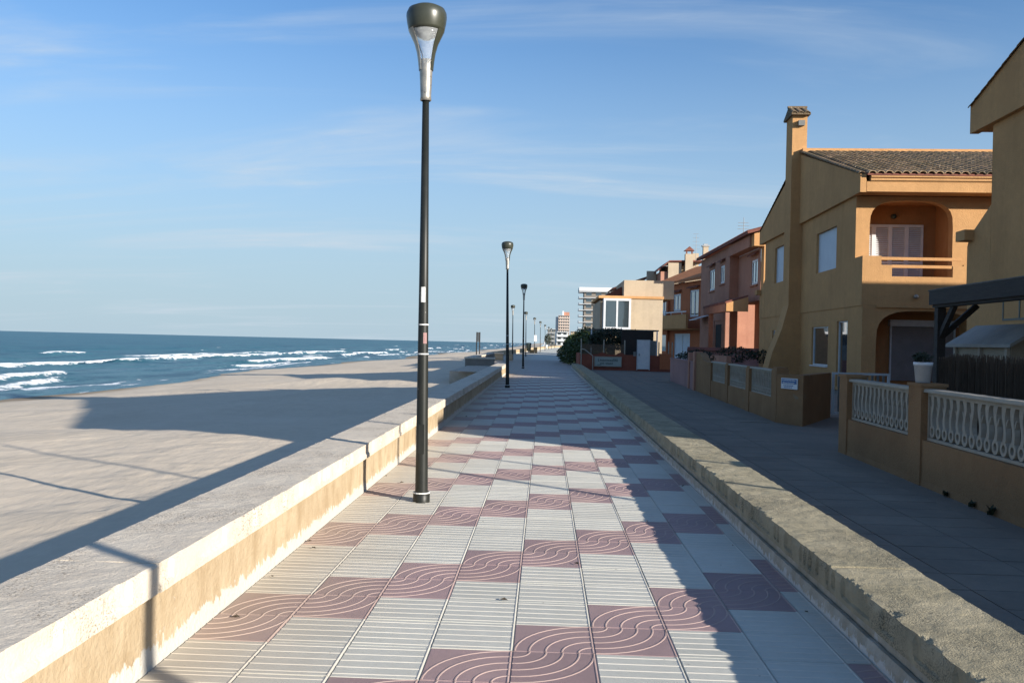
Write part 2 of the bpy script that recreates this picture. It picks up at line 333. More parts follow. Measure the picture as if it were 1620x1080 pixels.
def window(T,u0,u1,z0,z1,plane,axis,sgn,depth,fm='frame',pm='glass',mull=1,fw=.05,parent=None,sill=True):
    """frame set in the reveal, a pane (sub-part), a sill"""
    def B(mb,a,b,c,d,k0,k1):
        if axis=='x': mb.box(plane+sgn*k0,plane+sgn*k1,a,b,c,d)
        else: mb.box(a,b,plane+sgn*k0,plane+sgn*k1,c,d)
    d0,d1=depth-.09,depth-.02; f=MB()
    B(f,u0,u0+fw,z0,z1,d0,d1); B(f,u1-fw,u1,z0,z1,d0,d1); B(f,u0+fw,u1-fw,z0,z0+fw,d0,d1); B(f,u0+fw,u1-fw,z1-fw,z1,d0,d1)
    for i in range(mull):
        um=u0+(u1-u0)*(i+1)/(mull+1); B(f,um-fw/2,um+fw/2,z0+fw,z1-fw,d0-.003,d1+.003)
    fo=T.part('window',f,fm,parent); g=MB(); B(g,u0+.01,u1-.01,z0+.01,z1-.01,d1-.035,d1-.015); T.part('pane',g,pm,fo)
    if sill: s_=MB(); B(s_,u0-.06,u1+.06,z0-.05,z0-.004,-.05,depth-.095); T.part('sill',s_,'ochre' if fm=='frame' else fm,fo)
    return fo
def roller(T,u0,u1,z0,z1,plane,axis,sgn,depth,mt='shutter',frame='white',step=.055,name='roller_shutter'):
    def B(mb,a,b,c,d,k0,k1):
        if axis=='x': mb.box(plane+sgn*k0,plane+sgn*k1,a,b,c,d)
        else: mb.box(a,b,plane+sgn*k0,plane+sgn*k1,c,d)
    f=MB(); B(f,u0,u0+.05,z0,z1,depth-.08,depth); B(f,u1-.05,u1,z0,z1,depth-.08,depth); fo=T.part('shutter_frame',f,frame)
    s_=MB(); z=z0
    while z<z1-.01:
        B(s_,u0+.055,u1-.055,z+.006,min(z+step,z1-.002),depth-.06,depth-.035); B(s_,u0+.053,u1-.053,z,z+.006,depth-.05,depth-.03); z+=step
    o=T.part(name,s_,mt,fo,stuff=True); return fo
# tile meshes for roofs
def barrel(L_=.42,w_=.27,n=6,h=.09,t=.018):
    mb=MB()
    for sgn_,(r,zz) in enumerate(((1,0),(0,0))):
        pass
    vs=[]
    for y,k in ((0,1.0),(L_,.86)):
        for rr in (1,.80):
            for i in range(n+1):
                a=math.pi*i/n; vs.append((-math.cos(a)*w_/2*k*rr,y,math.sin(a)*h*k*rr))
    m_=n+1; fs=[]
    for i in range(n):
        fs+=[(i,i+1,2*m_+i+1,2*m_+i),(m_+i+1,m_+i,3*m_+i,3*m_+i+1),(i+1,i,m_+i,m_+i+1)]
    fs+=[(0,2*m_,3*m_,m_),(n,m_+n,3*m_+n,2*m_+n)]
    mb.add(vs,fs); return mb
# ------------------------------------------------------------------ terrain, road, sea
g=MB(); g.add([(2.1,-80,-.03),(1500,-80,-.03),(1500,1600,-.03),(2.1,1600,-.03)],[(0,1,2,3)]); struct('ground',g,'ground')
def grid(xs,ys,zf,name,mt,kind='structure',smooth=True,attr=None):
    X,Y=np.meshgrid(xs,ys); Z=zf(X,Y); nx,ny=len(xs),len(ys)
    me=bpy.data.meshes.new(name); me.vertices.add(nx*ny); me.vertices.foreach_set('co',np.stack([X,Y,Z],-1).astype(np.float32).ravel())
    i,j=np.meshgrid(np.arange(nx-1),np.arange(ny-1)); a=(j*nx+i).ravel(); q=np.stack([a,a+1,a+1+nx,a+nx],-1).ravel()
    nf=len(a); me.loops.add(nf*4); me.loops.foreach_set('vertex_index',q.astype(np.int32)); me.polygons.add(nf)
    me.polygons.foreach_set('loop_start',np.arange(nf,dtype=np.int32)*4); me.polygons.foreach_set('loop_total',np.full(nf,4,dtype=np.int32))
    me.polygons.foreach_set('use_smooth',np.full(nf,smooth)); me.materials.append(MT[mt]); me.update(calc_edges=True)
    if attr:
        for k,v in attr.items():
            at=me.attributes.new(k,'FLOAT','POINT'); at.data.foreach_set('value',v.astype(np.float32).ravel())
    o=obj(name,me); o['kind']=kind; return o
_T={}
def vn(X,Y,seed,s=1.0,oct=3):
    """numpy value noise"""
    out=0; amp=1; tot=0
    for k in range(oct):
        key=(seed+k*17)
        if key not in _T: _T[key]=np.random.default_rng(key).random((256,256))
        T_=_T[key]; x=X*s*2**k; y=Y*s*2**k; xi=np.floor(x).astype(int); yi=np.floor(y).astype(int); fx=x-xi; fy=y-yi
        fx=fx*fx*(3-2*fx); fy=fy*fy*(3-2*fy); g_=lambda a,b:T_[a%256,b%256]
        v=(g_(xi,yi)*(1-fx)+g_(xi+1,yi)*fx)*(1-fy)+(g_(xi,yi+1)*(1-fx)+g_(xi+1,yi+1)*fx)*fy
        out=out+v*amp; tot+=amp; amp*=.5
    return out/tot
def shore(Y): return -24.6+np.clip((Y-90)/280,0,1)*7.5+1.3*np.sin(Y/17.)+.8*np.sin(Y/7.+1)
def sandz(X,Y):
    t=np.clip((-2.2-X)/(-2.2-shore(Y)),0,1.6); z=-.58-1.02*t**1.25
    z=z+(vn(X,Y,3,.16,3)-.5)*.34*np.clip(t*2.5,0.15,1)*np.clip(1.25-t,.1,1)+(vn(X,Y,8,.9,3)-.5)*.05*np.clip(1.4-t,.2,1)
    z=z+(vn(X,Y,21,2.6,2)-.5)*.022
    # low sand mounds across the beach
    for x0,y0,rx,ry,h in ((-6.5,34,5,1.6,.30),(-10,27,7,1.5,.22),(-9,46,7,2.2,.34),(-14,38,5,2,.2)):
        z=z+h*np.exp(-((X-x0)/rx)**2-((Y-y0)/ry)**2)
    return z
xs=np.concatenate([np.linspace(-40,-26,20),np.linspace(-25.8,-12,60),np.linspace(-11.9,-2.0,110)])
ys=np.concatenate([np.linspace(-60,1,25),np.linspace(1.1,30,290),30+np.cumsum(np.linspace(.12,4,190)),np.linspace(440,1600,40)])
grid(xs,ys,sandz,'beach_sand','sand')
def build_sea():
    xs=-16-np.concatenate([np.arange(0,60,.33),60+np.cumsum(np.geomspace(.4,110,75))])[::-1]*1.0
    ys=np.concatenate([np.linspace(-300,20,30),np.arange(21,230,.55),230+np.cumsum(np.geomspace(.7,80,85))])
    foam={}
    def zf(X,Y):
        D=shore(Y)-X; far=np.clip(1-(np.abs(X)+Y)/900,0,1)
        z=-1.60+far*.10*np.sin(X*.9+2*vn(X,Y,31,.05,2)*6)+far*.30*(vn(X*1.0,Y*.4,33,.30,4)-.5)*np.clip(D/10,.1,1)
        F=np.zeros_like(X)
        for k,(d0,h,w_,th,fw_) in enumerate(((18.5,.42,1.0,.46,.5),(26,.3,1.1,.64,.4),(9.6,.36,.8,.49,.45),(13.5,.25,.8,.62,.35),(5.0,.22,.6,.54,.4),(38,.30,1.2,.68,.45),(54,.3,1.3,.70,.5),(2.0,.08,.5,.42,.3),(31,.3,1.1,.66,.4))):
            cx=d0+3.2*(vn(Y*0+k*9.3,Y,40+k,.035,2)-.5)*2+.5*np.sin(Y*.35+k); on=np.clip((vn(Y*0+k*5.1,Y,60+k,.045,3)-th)/.10,0,1)
            e=D-cx; prof=np.exp(-(np.where(e>0,e/(w_*1.6),e/(w_*.55)))**2); sw=.35+.65*on
            z=z+h*prof*sw; fm=np.exp(-(np.where(e>0,e/(.5*fw_),e/(1.5*fw_)))**2)*on; F=np.maximum(F,fm)
        sh=np.exp(-((D-.3)/.35)**2)*.9; F=np.maximum(F,sh*vn(X*0,Y,77,.2,2)*1.15)
        foam['foam']=F; return z
    X,Y=np.meshgrid(xs,ys); zf(X,Y)
    grid(xs,ys,zf,'sea_water','sea',attr=foam)
build_sea()
# ------------------------------------------------------------------ promenade paving
prom=MB(); prom.box(-1.745,1.62,-8,41.3,-.5,-.0045); prom.box(-4.6,-1.5,42.2,52,-1.7,-.015); prom.add([(-4.6,42.2,-.013),(2.6,41.3,-.013),(2.6,75,-.013),(-4.3,75,-.013)],[(0,1,2,3)])
prom.add([(-4.3,75,-.013),(2.6,75,-.013),(14,290,-.013),(-1.0,290,-.013)],[(0,1,2,3)]); prom.add([(-1,290,-.013),(14,290,-.013),(60,900,-.013),(38,900,-.013)],[(0,1,2,3)])
PR=struct('promenade',prom,'grout')
def tile_mesh(w_,kind):
    mb=MB(); g_=.0028; h=.4-g_; b=.0025
    mb.add([(g_,g_,-.013),(w_-g_,g_,-.013),(w_-g_,h,-.013),(g_,h,-.013),(g_,g_,-b),(w_-g_,g_,-b),(w_-g_,h,-b),(g_,h,-b),(g_+b,g_+b,0),(w_-g_-b,g_+b,0),(w_-g_-b,h-b,0),(g_+b,h-b,0)],
       [(0,1,5,4),(1,2,6,5),(2,3,7,6),(3,0,4,7),(4,5,9,8),(5,6,10,9),(6,7,11,10),(7,4,8,11),(8,9,10,11)])
    mb.mi=1; H=.0023; wd=.0055
    # edge ridge along the column joint
    mb.add([(w_-g_-.012,g_,0),(w_-g_-.009,g_,H),(w_-g_-.005,g_,H),(w_-g_-.003,g_,0),(w_-g_-.012,h,0),(w_-g_-.009,h,H),(w_-g_-.005,h,H),(w_-g_-.003,h,0)],[(0,1,5,4),(1,2,6,5),(2,3,7,6)])
    def ridge(pts):
        n=len(pts); vs=[]
        for i,(x,y) in enumerate(pts):
            a=pts[max(i-1,0)]; c=pts[min(i+1,n-1)]; dx,dy=c[0]-a[0],c[1]-a[1]; l=math.hypot(dx,dy) or 1; nx,ny=-dy/l,dx/l
            for o,z in ((-wd,0),(-wd*.5,H),(wd*.5,H),(wd,0)): vs.append((x+nx*o,y+ny*o,z))
        mb.add(vs,[(i*4+k,i*4+4+k,i*4+5+k,i*4+k+1) for i in range(n-1) for k in range(3)])
    if kind=='rib':
        for i in range(5): y=.04+.08*i; ridge([(g_+.002,y),(w_-g_-.013,y)])
    elif w_<.3:
        for i in range(4): ridge([(g_+.002,.05+.08*i),(w_-g_-.003,.09+.08*i)])
    else:
        for fr in ((.2,.4,.6,.8,.975)):
            r=fr*.4; n=12; arc=[]
            for i in range(n+1):
                t=math.pi/2*i/n
                arc.append((.398-r*math.cos(t),.002+r*math.sin(t)) if kind=='wave_far' else (.002+r*math.sin(t),.398-r*math.cos(t)))
            ridge([(min(max(x,g_),w_-g_),min(max(y,g_),h)) for x,y in arc])
    return mb
TM={}
def tm(w_,kind):
    k=(round(w_,3),kind)
    if k not in TM:
        TM[k]=tile_mesh(w_,kind).mesh('tile',['tile_w','tile_wr'] if kind=='rib' else ['tile_p','tile_pr'])
    return TM[k]
cells=[]; far={'tile_w':MB(),'tile_p':MB()}
for k in range(-9,7):
    x0=-.52+.4*k
    for j in range(-3,187):
        y0=.22+.4*j
        if y0<41.3:
            if k<-3 or k>5: continue
            w_=.4 if k<5 else .125
        else:
            if y0>72 or k<-9: continue
            w_=.4
        pu=(j-k)%5
        kind='wave_near' if pu==3 else ('wave_far' if pu==4 else 'rib')
        cells.append((math.hypot(x0+.2,y0+.2) if y0>2.0 else 99,x0,y0,w_,kind))
cells.sort(key=lambda c:c[0])
for n,(d,x0,y0,w_,kind) in enumerate(cells):
    if n<296 and d<99:
        o=obj('wave_tile' if kind!='rib' else 'ribbed_tile',tm(w_,kind),PR); o.location=(x0,y0,random.uniform(-.0012,.0012)); o.rotation_euler=(random.gauss(0,.0012),random.gauss(0,.0012),random.gauss(0,.0007))
    else:
        mb=far['tile_w' if kind=='rib' else 'tile_p']; z=random.uniform(-.001,.001)
        if y0<34 or d==99:
            t_=tile_mesh(w_,kind); k0=len(mb.v); mb.v+=[(x+x0,y+y0,q+z) for x,y,q in t_.v]; mb.f+=[tuple(i+k0 for i in f) for f in t_.f]; mb.m+=t_.m
        else:
            mb.add([(x0+.005,y0+.005,z),(x0+w_-.005,y0+.005,z),(x0+w_-.005,y0+.394,z),(x0+.005,y0+.394,z)],[(0,1,2,3)])
for k,mb in far.items():
    o=obj('distant_tiles',mb.mesh('distant_tiles',[k,k+'r']),PR); o['kind']='stuff'
pv=MB(); pv.add([(-4.3,72.2,-.004),(2.6,72.2,-.004),(2.6,75,-.004),(-4.3,75,-.004)],[(0,1,2,3)]); pv.add([(-4.3,75,-.004),(2.6,75,-.004),(14,290,-.004),(-1.0,290,-.004)],[(0,1,2,3)])
o=obj('far_paving',pv.mesh('far_paving','tile_w'),PR)
# service lane right of the promenade
rd=MB(); rd.add([(2.1,-30,-.012),(4.0,-30,-.012),(6.1,52,-.012),(2.1,52,-.012)],[(0,1,2,3)]); LN=struct('lane',rd,'road')
tl=MB(); tl.box(.005,.595,.005,.395,-.012,0); tlm=tl.mesh('slab','road_tile')
nsl=0
for j in range(0,45):
    for i in range(0,5):
        y=1.6+.4*j; x=2.13+.6*i
        if x+.6>3.93+y*.0342: continue
        o=obj('paving_slab',tlm,LN); o.location=(x,y,random.uniform(-.0015,.0015)); nsl+=1
fs=MB()
for j in range(45,126):
    for i in range(0,6):
        y=1.6+.4*j; x=2.13+.6*i
        if x+.6>3.93+y*.0342: continue
        fs.box(x+.006,x+.594,y+.006,y+.394,-.012,random.uniform(-.002,.001))
o=obj('distant_slabs',fs.mesh('distant_slabs','road_tile'),LN); o['kind']='stuff'
yard=MB(); yard.add([(4.1,-30,-.02),(40,-30,-.02),(40,60,-.02),(6.2,60,-.02)],[(0,1,2,3)]); struct('garden_paving',yard,'road')
# ------------------------------------------------------------------ promenade walls
def slab(x0,x1,y0,y1,z0,z1,ry,rx,bev,amp,jag,jagside,seed,jagscale=4.,cut=.03):
    """worn slab: rounded rectangle section swept along y, surface and arrises displaced by noise"""
    nx=max(3,int((x1-x0)/rx)); nz_=max(2,int((z1-z0)/rx)); ny=max(2,int((y1-y0)/ry)); sec=[]
    for i in range(nz_): sec.append((x0,z0+(z1-z0-bev)*i/nz_,-1,0))
    if jag:
        us=[0,.008,.018,.03,.042,.055,.07,.085,.1,.12,.14,.16]; us+=[.16+(x1-x0-2*bev-.16)*i/12 for i in range(1,13)]
        if jagside>0: us=[(x1-x0-2*bev)-u for u in reversed(us)]
    else: us=[(x1-x0-2*bev)*i/nx for i in range(nx+1)]
    for u in us: sec.append((x0+bev+u,z1,0,1))
    for i in range(nz_): sec.append((x1,z1-bev-(z1-z0-bev)*i/nz_,1,0))
    sec.append((x1,z0,1,0)); m_=len(sec); mb=MB(); vs=[]
    for j in range(ny+1):
        y=y0+(y1-y0)*j/ny
        jl=max(0,nz3(seed,y,0,jagscale)+.5*nz3(seed+5,y,3,jagscale*3.1))*jag
        for x,z,a,b in sec:
            n1=nz3(x,y,z+seed,9)*amp+nz3(x,y,z+seed,31)*amp*.5; xx,zz=x+a*n1,z+b*n1
            e=(x-x0) if jagside<0 else (x1-x)
            if jag and e<jl and z>z0+(z1-z0)*.35: 
                k=1-e/jl if jl>0 else 0; zz-=k*cut*(.6+.8*abs(nz3(x,y,z,15))); xx-=jagside*k*cut*.8
            vs.append((xx,y,zz))
    fs=[(j*m_+i,j*m_+i+1,(j+1)*m_+i+1,(j+1)*m_+i) for j in range(ny) for i in range(m_-1)]
    fs+=[tuple(range(m_-1,-1,-1)),tuple(range(ny*m_,ny*m_+m_))]
    mb.add(vs,fs); return mb
LW=Thing('sea_wall','long low promenade wall of stained ochre plaster with pale worn coping beside the beach','low wall',(-2.0,0,0))
b=MB(); nyy=200; ysw=np.linspace(-6,41.2,nyy)
for j in range(nyy-1):
    y0,y1=ysw[j],ysw[j+1]; o0,o1=nz3(1,y0,0,1.4)*.006,nz3(1,y1,0,1.4)*.006
    b.add([(-1.735+o0+.012,y0,-.02),(-1.735+o1+.012,y1,-.02),(-1.735+o1,y1,.12),(-1.735+o0,y0,.12),(-1.735+o1,y1,.40),(-1.735+o0,y0,.40)],[(0,1,2,3),(3,2,4,5)])
b.box(-2.18,-1.76,-6,41.2,-1.4,.335); LW.part('wall_body',b,'plaster_left',smooth=False)
yb=[-6,-1.2,3.84,8.7,13.6,18.5,23.4,28.3,33.2,38.0,41.25]
for i,(a,c) in enumerate(zip(yb,yb[1:])):
    near=a<10; mb=slab(-2.20,-1.70+random.uniform(-.004,.004),a+.006,c-.006,.335,.47+random.uniform(-.004,.003),.035 if near else .12,.028 if near else .06,.012,.0035,.03,1,3.3+i,3.0,.018)
    LW.part('coping_slab',mb,'cop_left')
# jog in the wall: return towards the beach and the outer run
J=Thing('sea_wall','further stretch of low sea wall set back towards the beach past the second lamp','low wall',(-4.5,52,0))
b=MB(); b.box(-4.75,-3.0,52.0,52.4,-1.6,.40); b.box(-4.75,-4.35,52.4,75,-1.6,.40)
J.part('wall_body',b,'shade_tone')  # shade on this stretch is put into its darker colour
for x0,x1,y0,y1 in ((-4.8,-2.95,51.95,52.45),(-4.8,-4.3,52.46,58),(-4.8,-4.3,58.02,66),(-4.8,-4.3,66.02,75)):
    J.part('coping_slab',slab(x0,x1,y0,y1,.40,.5,.2,.1,.012,.004,0,1,6),'cop_left')
ST=Thing('wall_block','short lit block of sea wall standing apart beyond the bend','low wall',(-3.4,66,0))
b=MB(); b.box(-3.65,-3.05,64.0,64.5,-.5,.55); ST.part('wall_body',b,'plaster_left'); ST.part('coping_slab',slab(-3.7,-3.0,63.95,64.55,.55,.66,.1,.1,.01,.003,0,1,2),'cop_left')
ST.part('wall_body',MB().box(-2.8,-2.35,64.0,64.5,-.5,.55),'plaster_left')
K=Thing('sea_wall','distant low sea wall curving away beside the far lamps','low wall',(-4,75,0))
b=MB(); pts=[(-4.5,75.05),(-3.9,95),(-3.0,118),(-2.3,140),(-1.2,165),(0.2,195),(2.5,235),(7,290)]
for (x0,y0),(x1,y1) in zip(pts,pts[1:]):
    b.add([(x0,y0,-1),(x1,y1,-1),(x1,y1,.5),(x0,y0,.5),(x0-.5,y0,-1),(x1-.5,y1,-1),(x1-.5,y1,.5),(x0-.5,y0,.5)],[(0,1,2,3),(3,2,6,7),(7,6,5,4),(0,3,7,4)])
K.part('wall_body',b,'plaster_left')
# right-hand kerb wall
RW=Thing('kerb_wall','low mossy concrete wall with crumbling aggregate coping between paving and lane','low wall',(1.85,0,0))
b=MB(); b.box(1.655,2.06,-6,51.5,-.1,.155); RW.part('wall_body',b,'plaster_right')
RW.part('plinth',slab(1.612,1.655,-6,51.5,-.02,.085,.08,.03,.01,.004,0,1,9),'plaster_right')
yb=[-6,-.9,4.93,10.7,16.4,22,28,34,40,46,51.6]
for i,(a,c) in enumerate(zip(yb,yb[1:])):
    near=a<9; mb=slab(1.615,2.105,a+.004,c-.004,.150,.285+random.uniform(-.003,.003),.018 if near else .10,.026 if near else .05,.010,.0055,.12,-1,5.1+i*1.7,4.6,.022)
    RW.part('coping_slab',mb,'cop_right')
# ------------------------------------------------------------------ street lamps
def make_lamp(lean=0):
    T=Thing('street_lamp','x','street lamp',(0,0,0),rot=0)
    T.part('collar',MB().lathe([(.078,0),(.078,.075),(.07,.082),(.066,.088)],18).lathe([(0,.001),(.078,.001)],18),'pole',smooth=True)
    T.part('pole',MB().lathe([(.060,.02),(.056,.45),(.0495,1.3),(.0435,2.0),(.031,3.71),(0,3.71)],18),'pole',smooth=True)
    T.part('hatch',MB().box(-.026,.026,-.0575,-.045,.45,.72),'pole')
    for z,r_ in ((.083,.0765),(1.36,.0505),(1.63,.0480)): T.part('cable_tie',MB().lathe([(r_-.002,z),(r_+.002,z+.001),(r_+.002,z+.012),(r_-.002,z+.013)],18),'paper')
    hd=T.part('lamp_stem',MB().lathe([(.043,3.70),(.052,3.705),(.050,3.74),(.054,3.85),(.060,3.98),(.068,4.07),(.064,4.075),(.05,3.9),(.0,3.86)],20),'alum',smooth=True)
    # two shell arms that open from the stem to the cap
    for a0,a1,sgn_ in ((R(170),R(232),1),(R(-42),R(22),1)):
        prof=[(.0665,3.98),(.074,4.06),(.086,4.14),(.108,4.22),(.140,4.29),(.166,4.345)]; mb=MB(); nn=10; vs=[]
        for k,(r,z) in enumerate(prof):
            f=1-.42*k/(len(prof)-1) if a1-a0>1.5 else 1-.1*k/5; mid=a0+(a1-a0)*.35 if a1-a0>1.5 else (a0+a1)/2
            for rr in (r,r-.008):
                for i in range(nn+1):
                    t=mid+(a0+(a1-a0)*i/nn-mid)*f; vs.append((rr*math.cos(t),rr*math.sin(t),z))
        m_=nn+1
        for k in range(len(prof)-1):
            for s_ in (0,1):
                o_=(2*k+s_)*m_
                for i in range(nn): mb.f.append((o_+i,o_+i+1,o_+2*m_+i+1,o_+2*m_+i)); mb.m.append(0)
            for e in (0,nn): mb.f.append((2*k*m_+e,(2*k+1)*m_+e,(2*k+3)*m_+e,(2*k+2)*m_+e)); mb.m.append(0)
        mb.v=vs; T.part('shell_arm',mb,'alum' if a0>1 else 'cap',hd,smooth=True)
    T.part('glass_shade',MB().lathe([(.060,4.00),(.068,4.06),(.080,4.14),(.102,4.22),(.134,4.29),(.158,4.345),(.152,4.345),(.128,4.29),(.096,4.22),(.074,4.14),(.062,4.06),(.054,4.0),(.060,4.00)],24),'lampglass',smooth=True)
    T.part('reflector',MB().lathe([(0,4.26),(.03,4.265),(.07,4.29),(.12,4.34),(.14,4.345)],20),'mirror',smooth=True)
    cw=MB(); cp_=[(-.10,-.07,4.27),(-.06,-.07,4.20),(-.03,-.06,4.12),(-.012,-.05,4.03)]
    for p,q in zip(cp_,cp_[1:]): cw.tube(p,q,.004,.004,6)
    T.part('cable',cw,'pole')
    T.part('cap',MB().lathe([(0,4.335),(.158,4.335),(.168,4.36),(.181,4.42),(.187,4.47),(.184,4.505),(.168,4.54),(.12,4.565),(.06,4.576),(0,4.578)],28),'cap',smooth=True)
    return T
lampT=make_lamp()
lamps=[(-1.105,8.0,'nearest black street lamp with white sticker standing by the sea wall',R(-.72),1.0),
 (-1.17,28,'second nearest street lamp standing just inside the sea wall',R(-1.3),1.03),
 (-1.18,48.4,'third street lamp on the paving where the wall jogs outward',R(-.6),1.03),
 (-2.7,73.5,'thin street lamp seen left of the third one, behind the set back wall',R(-.8),1),
 (-1.92,89,'street lamp seen just right of the third one in the row',R(-.8),1),
 (-1.27,110,'street lamp with a white notice board on its pole',R(-1),1),
 (-.64,129,'distant street lamp first to the right of the one with a notice board',R(-1),1),
 (.07,154,'distant street lamp second to the right of the one with a notice board',R(-1),1),
 (.82,175,'distant street lamp third to the right of the one with a notice board',R(-1),1),
 (1.45,192,'distant street lamp fourth to the right of the one with a notice board',R(-1),1),
 (2.5,215,'farthest street lamp of the row, in front of the dark apartment block',R(-1),1)]
for i,(x,y,lb,ln,s_) in enumerate(lamps):
    e=lampT.e if i==0 else dup(lampT.e)
    e.location=(x,y,-.002); e.rotation_euler=(0,ln,random.uniform(-.3,.3) if i else 0); e.scale=(s_,s_,s_); e['label']=lb; e['group']='street lamps along the promenade'
st=tagm(obj('sticker',MB().lathe([(.0460,1.84),(.0450,1.98)],6,a0=R(-112),a1=R(-62),closed=False).mesh('sticker','paper')),'white paper sticker stuck to the nearest lamp pole at eye height','sticker')
st.location=(-1.105,8.0,0); 
st.scale=(1.03,1.03,1)
st2=tagm(obj('sticker',MB().lathe([(.0500,1.46),(.0492,1.56)],5,a0=R(-80),a1=R(-40),closed=False).mesh('sticker','rose')),'small pinkish sticker between the white ties on the nearest lamp pole','sticker')
st2.location=(-1.105,8.0,0)
e=dup(lampT.e); e.location=(3.0,.27,-.01); e['label']='street lamp in the lane beside the viewer, its shadow crossing the sea wall'
# slender poles in the side street beside the near house: they throw the two thin shadows over the paving
TM_=0
st.rotation_euler=(0,R(-.72),0); st2.rotation_euler=(0,R(-.72),0)
for (x,y,h,r,lb) in ((7.9,3.15,6.5,.045,'tall slender pole in the side street right of the view, throwing the longer thin shadow'),(8.3,4.3,4.4,.035,'shorter slender pole in the side street, throwing the second thin shadow')):
    T=Thing('utility_pole',lb,'pole',(x,y,0),group='poles in the side street'); T.part('pole',MB().tube((x,y,0),(x,y,h),r,r*.8,12),'pole',smooth=True); T.part('cap',MB().lathe([(r*1.2,h-.04),(r*1.2,h),(0,h+.03)],12,(x,y,0)),'steel',smooth=True)
# foreground lamp shadow needs its lamp: next of the row, 4 m behind the first coping joint
# ------------------------------------------------------------------ terraced ochre houses
BT=barrel(); BTM=BT.mesh('roof_tile','tile_old'); BTE=BT.mesh('roof_tile_end','tile_edge')
def house(name,label,s0,c0=9.6,depth=11.0,detail=True):
    """sea wall faces -x at x=c0; lit front faces -y at y=s0. coordinates: (c,s,z)"""
    T=Thing(name,label,'house',(c0,s0,0),street=True); c1=c0+depth; S=lambda v:s0+v; Cc=lambda v:c0+v
    # lower storey, sea side, with a thin groove at 3.0 m
    lo=MB(); H_low=[(S(3.9),S(6.2),.84,2.36),(S(1.55),S(2.8),.12,2.52),(S(11.4),S(13.3),.64,2.34)]
    wall_u(lo,S(0),S(16.3),0,2.99,H_low,.22,c0+.03,'x',1)
    arch=arch_pts(Cc(.5),Cc(3.75),1.75,2.84)
    arch_wall(lo,c0+.03,c1,0,2.99,arch,0,1.2,s0)
    lo.add([(c0+.03,S(16.3),0),(c1,S(16.3),0),(c1,S(16.3),2.99),(c0+.03,S(16.3),2.99)],[(0,1,2,3)])
    lo.add([(c1,S(0),0),(c1,S(16.3),0),(c1,S(16.3),2.99),(c1,S(0),2.99)],[(0,1,2,3)])
    T.part('ground_floor_wall',lo,'ochre')
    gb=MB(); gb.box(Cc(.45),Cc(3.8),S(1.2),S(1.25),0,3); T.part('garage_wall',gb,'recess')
    # first-floor band + balcony parapets (both ends)
    pb=MB(); 
    def ring(y0,y1): 
        pb.box(c0,Cc(.13),y0,y1,2.99,4.66); 
    pb.box(c0,c1,S(0),S(.12),2.99,3.98); pb.box(c0,Cc(.62),S(0),S(.12),3.98,4.66); pb.box(Cc(.62),Cc(.97),S(0),S(.12),3.98,4.36)
    pb.box(Cc(2.95),Cc(3.3),S(0),S(.12),3.98,4.36); pb.box(Cc(3.3),Cc(4.0),S(0),S(.12),3.98,4.40); pb.box(Cc(4.0),c1,S(0),S(.12),3.98,4.1)
    pb.box(c0,Cc(.12),S(.12),S(.8),2.99,4.66); 
    pb.box(c0,c1,S(.8),S(15.1),2.99,3.2); 
    pb.prism([(S(15.1),2.99),(S(16.3),2.99),(S(16.3),4.1),(S(16.15),4.35),(S(15.1),4.95)],.12,'x',c0)
    pb.box(Cc(.12),c1,S(16.18),S(16.3),2.99,4.1); pb.box(Cc(.12),c1,S(.12),S(.8),2.99,3.3); pb.box(Cc(.12),c1,S(15.1),S(16.18),2.99,3.3)
    pp=T.part('parapet',pb,'ochre')
    br=MB(); br.box(c0-.22,Cc(.3),S(15.95),S(16.45),4.22,4.47); T.part('bracket',br,'ochre')
    for z,a,b_ in ((4.53,.62,3.25),(4.27,.97,2.96)): T.part('handrail',MB().box(Cc(a),Cc(b_),S(.02),S(.10),z,z+.10),'apricot')
    # upper storey
    uw=MB(); wall_u(uw,S(.8),S(15.1),3.2,6.8,[(S(3.0),S(5.7),4.5,6.08),(S(11.2),S(13.0),4.6,6.3)],.18,c0+.003,'x',1)
    arch=arch_pts(Cc(.47),Cc(3.25),5.75,6.66)
    arch_wall(uw,c0+.003,c1,3.3,6.8,arch,3.3,.35,S(.8))
    uw.add([(c0,S(15.1),3.2),(c1,S(15.1),3.2),(c1,S(15.1),7.2),(c0,S(15.1),7.2)],[(0,1,2,3)]); uw.add([(c1,S(.8),3),(c1,S(15.1),3),(c1,S(15.1),7.2),(c1,S(.8),7.2)],[(0,1,2,3)])
    T.part('upper_wall',uw,'ochre')
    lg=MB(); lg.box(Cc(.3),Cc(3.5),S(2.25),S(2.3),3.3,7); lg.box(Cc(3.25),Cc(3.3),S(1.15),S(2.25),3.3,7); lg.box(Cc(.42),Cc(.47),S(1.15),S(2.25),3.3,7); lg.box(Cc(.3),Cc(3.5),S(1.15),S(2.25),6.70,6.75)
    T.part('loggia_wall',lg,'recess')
    # balcony louvred doors
    for i in range(4):
        a=Cc(.50+i*.575); fr=MB(); y0=S(2.17)
        for (x0,x1,z0,z1) in ((a,a+.07,3.35,6.02),(a+.505,a+.575,3.35,6.02),(a+.07,a+.505,3.35,3.45),(a+.07,a+.505,5.92,6.02),(a+.07,a+.505,4.62,4.70)): fr.box(x0,x1,y0,S(2.24),z0,z1)
        f=T.part('louvred_door',fr,'white'); sl=MB(); z=3.47
        while z<5.9:
            if not 4.58<z<4.7: sl.add([(a+.07,y0+.01,z),(a+.505,y0+.01,z),(a+.505,y0+.05,z+.055),(a+.07,y0+.05,z+.055),(a+.07,y0+.018,z-.006),(a+.505,y0+.018,z-.006),(a+.505,y0+.058,z+.049),(a+.07,y0+.058,z+.049)],[(0,1,2,3),(7,6,5,4),(0,4,5,1),(3,2,6,7)])
            z+=.068
        T.part('louvres',sl,'white',f,stuff=True)
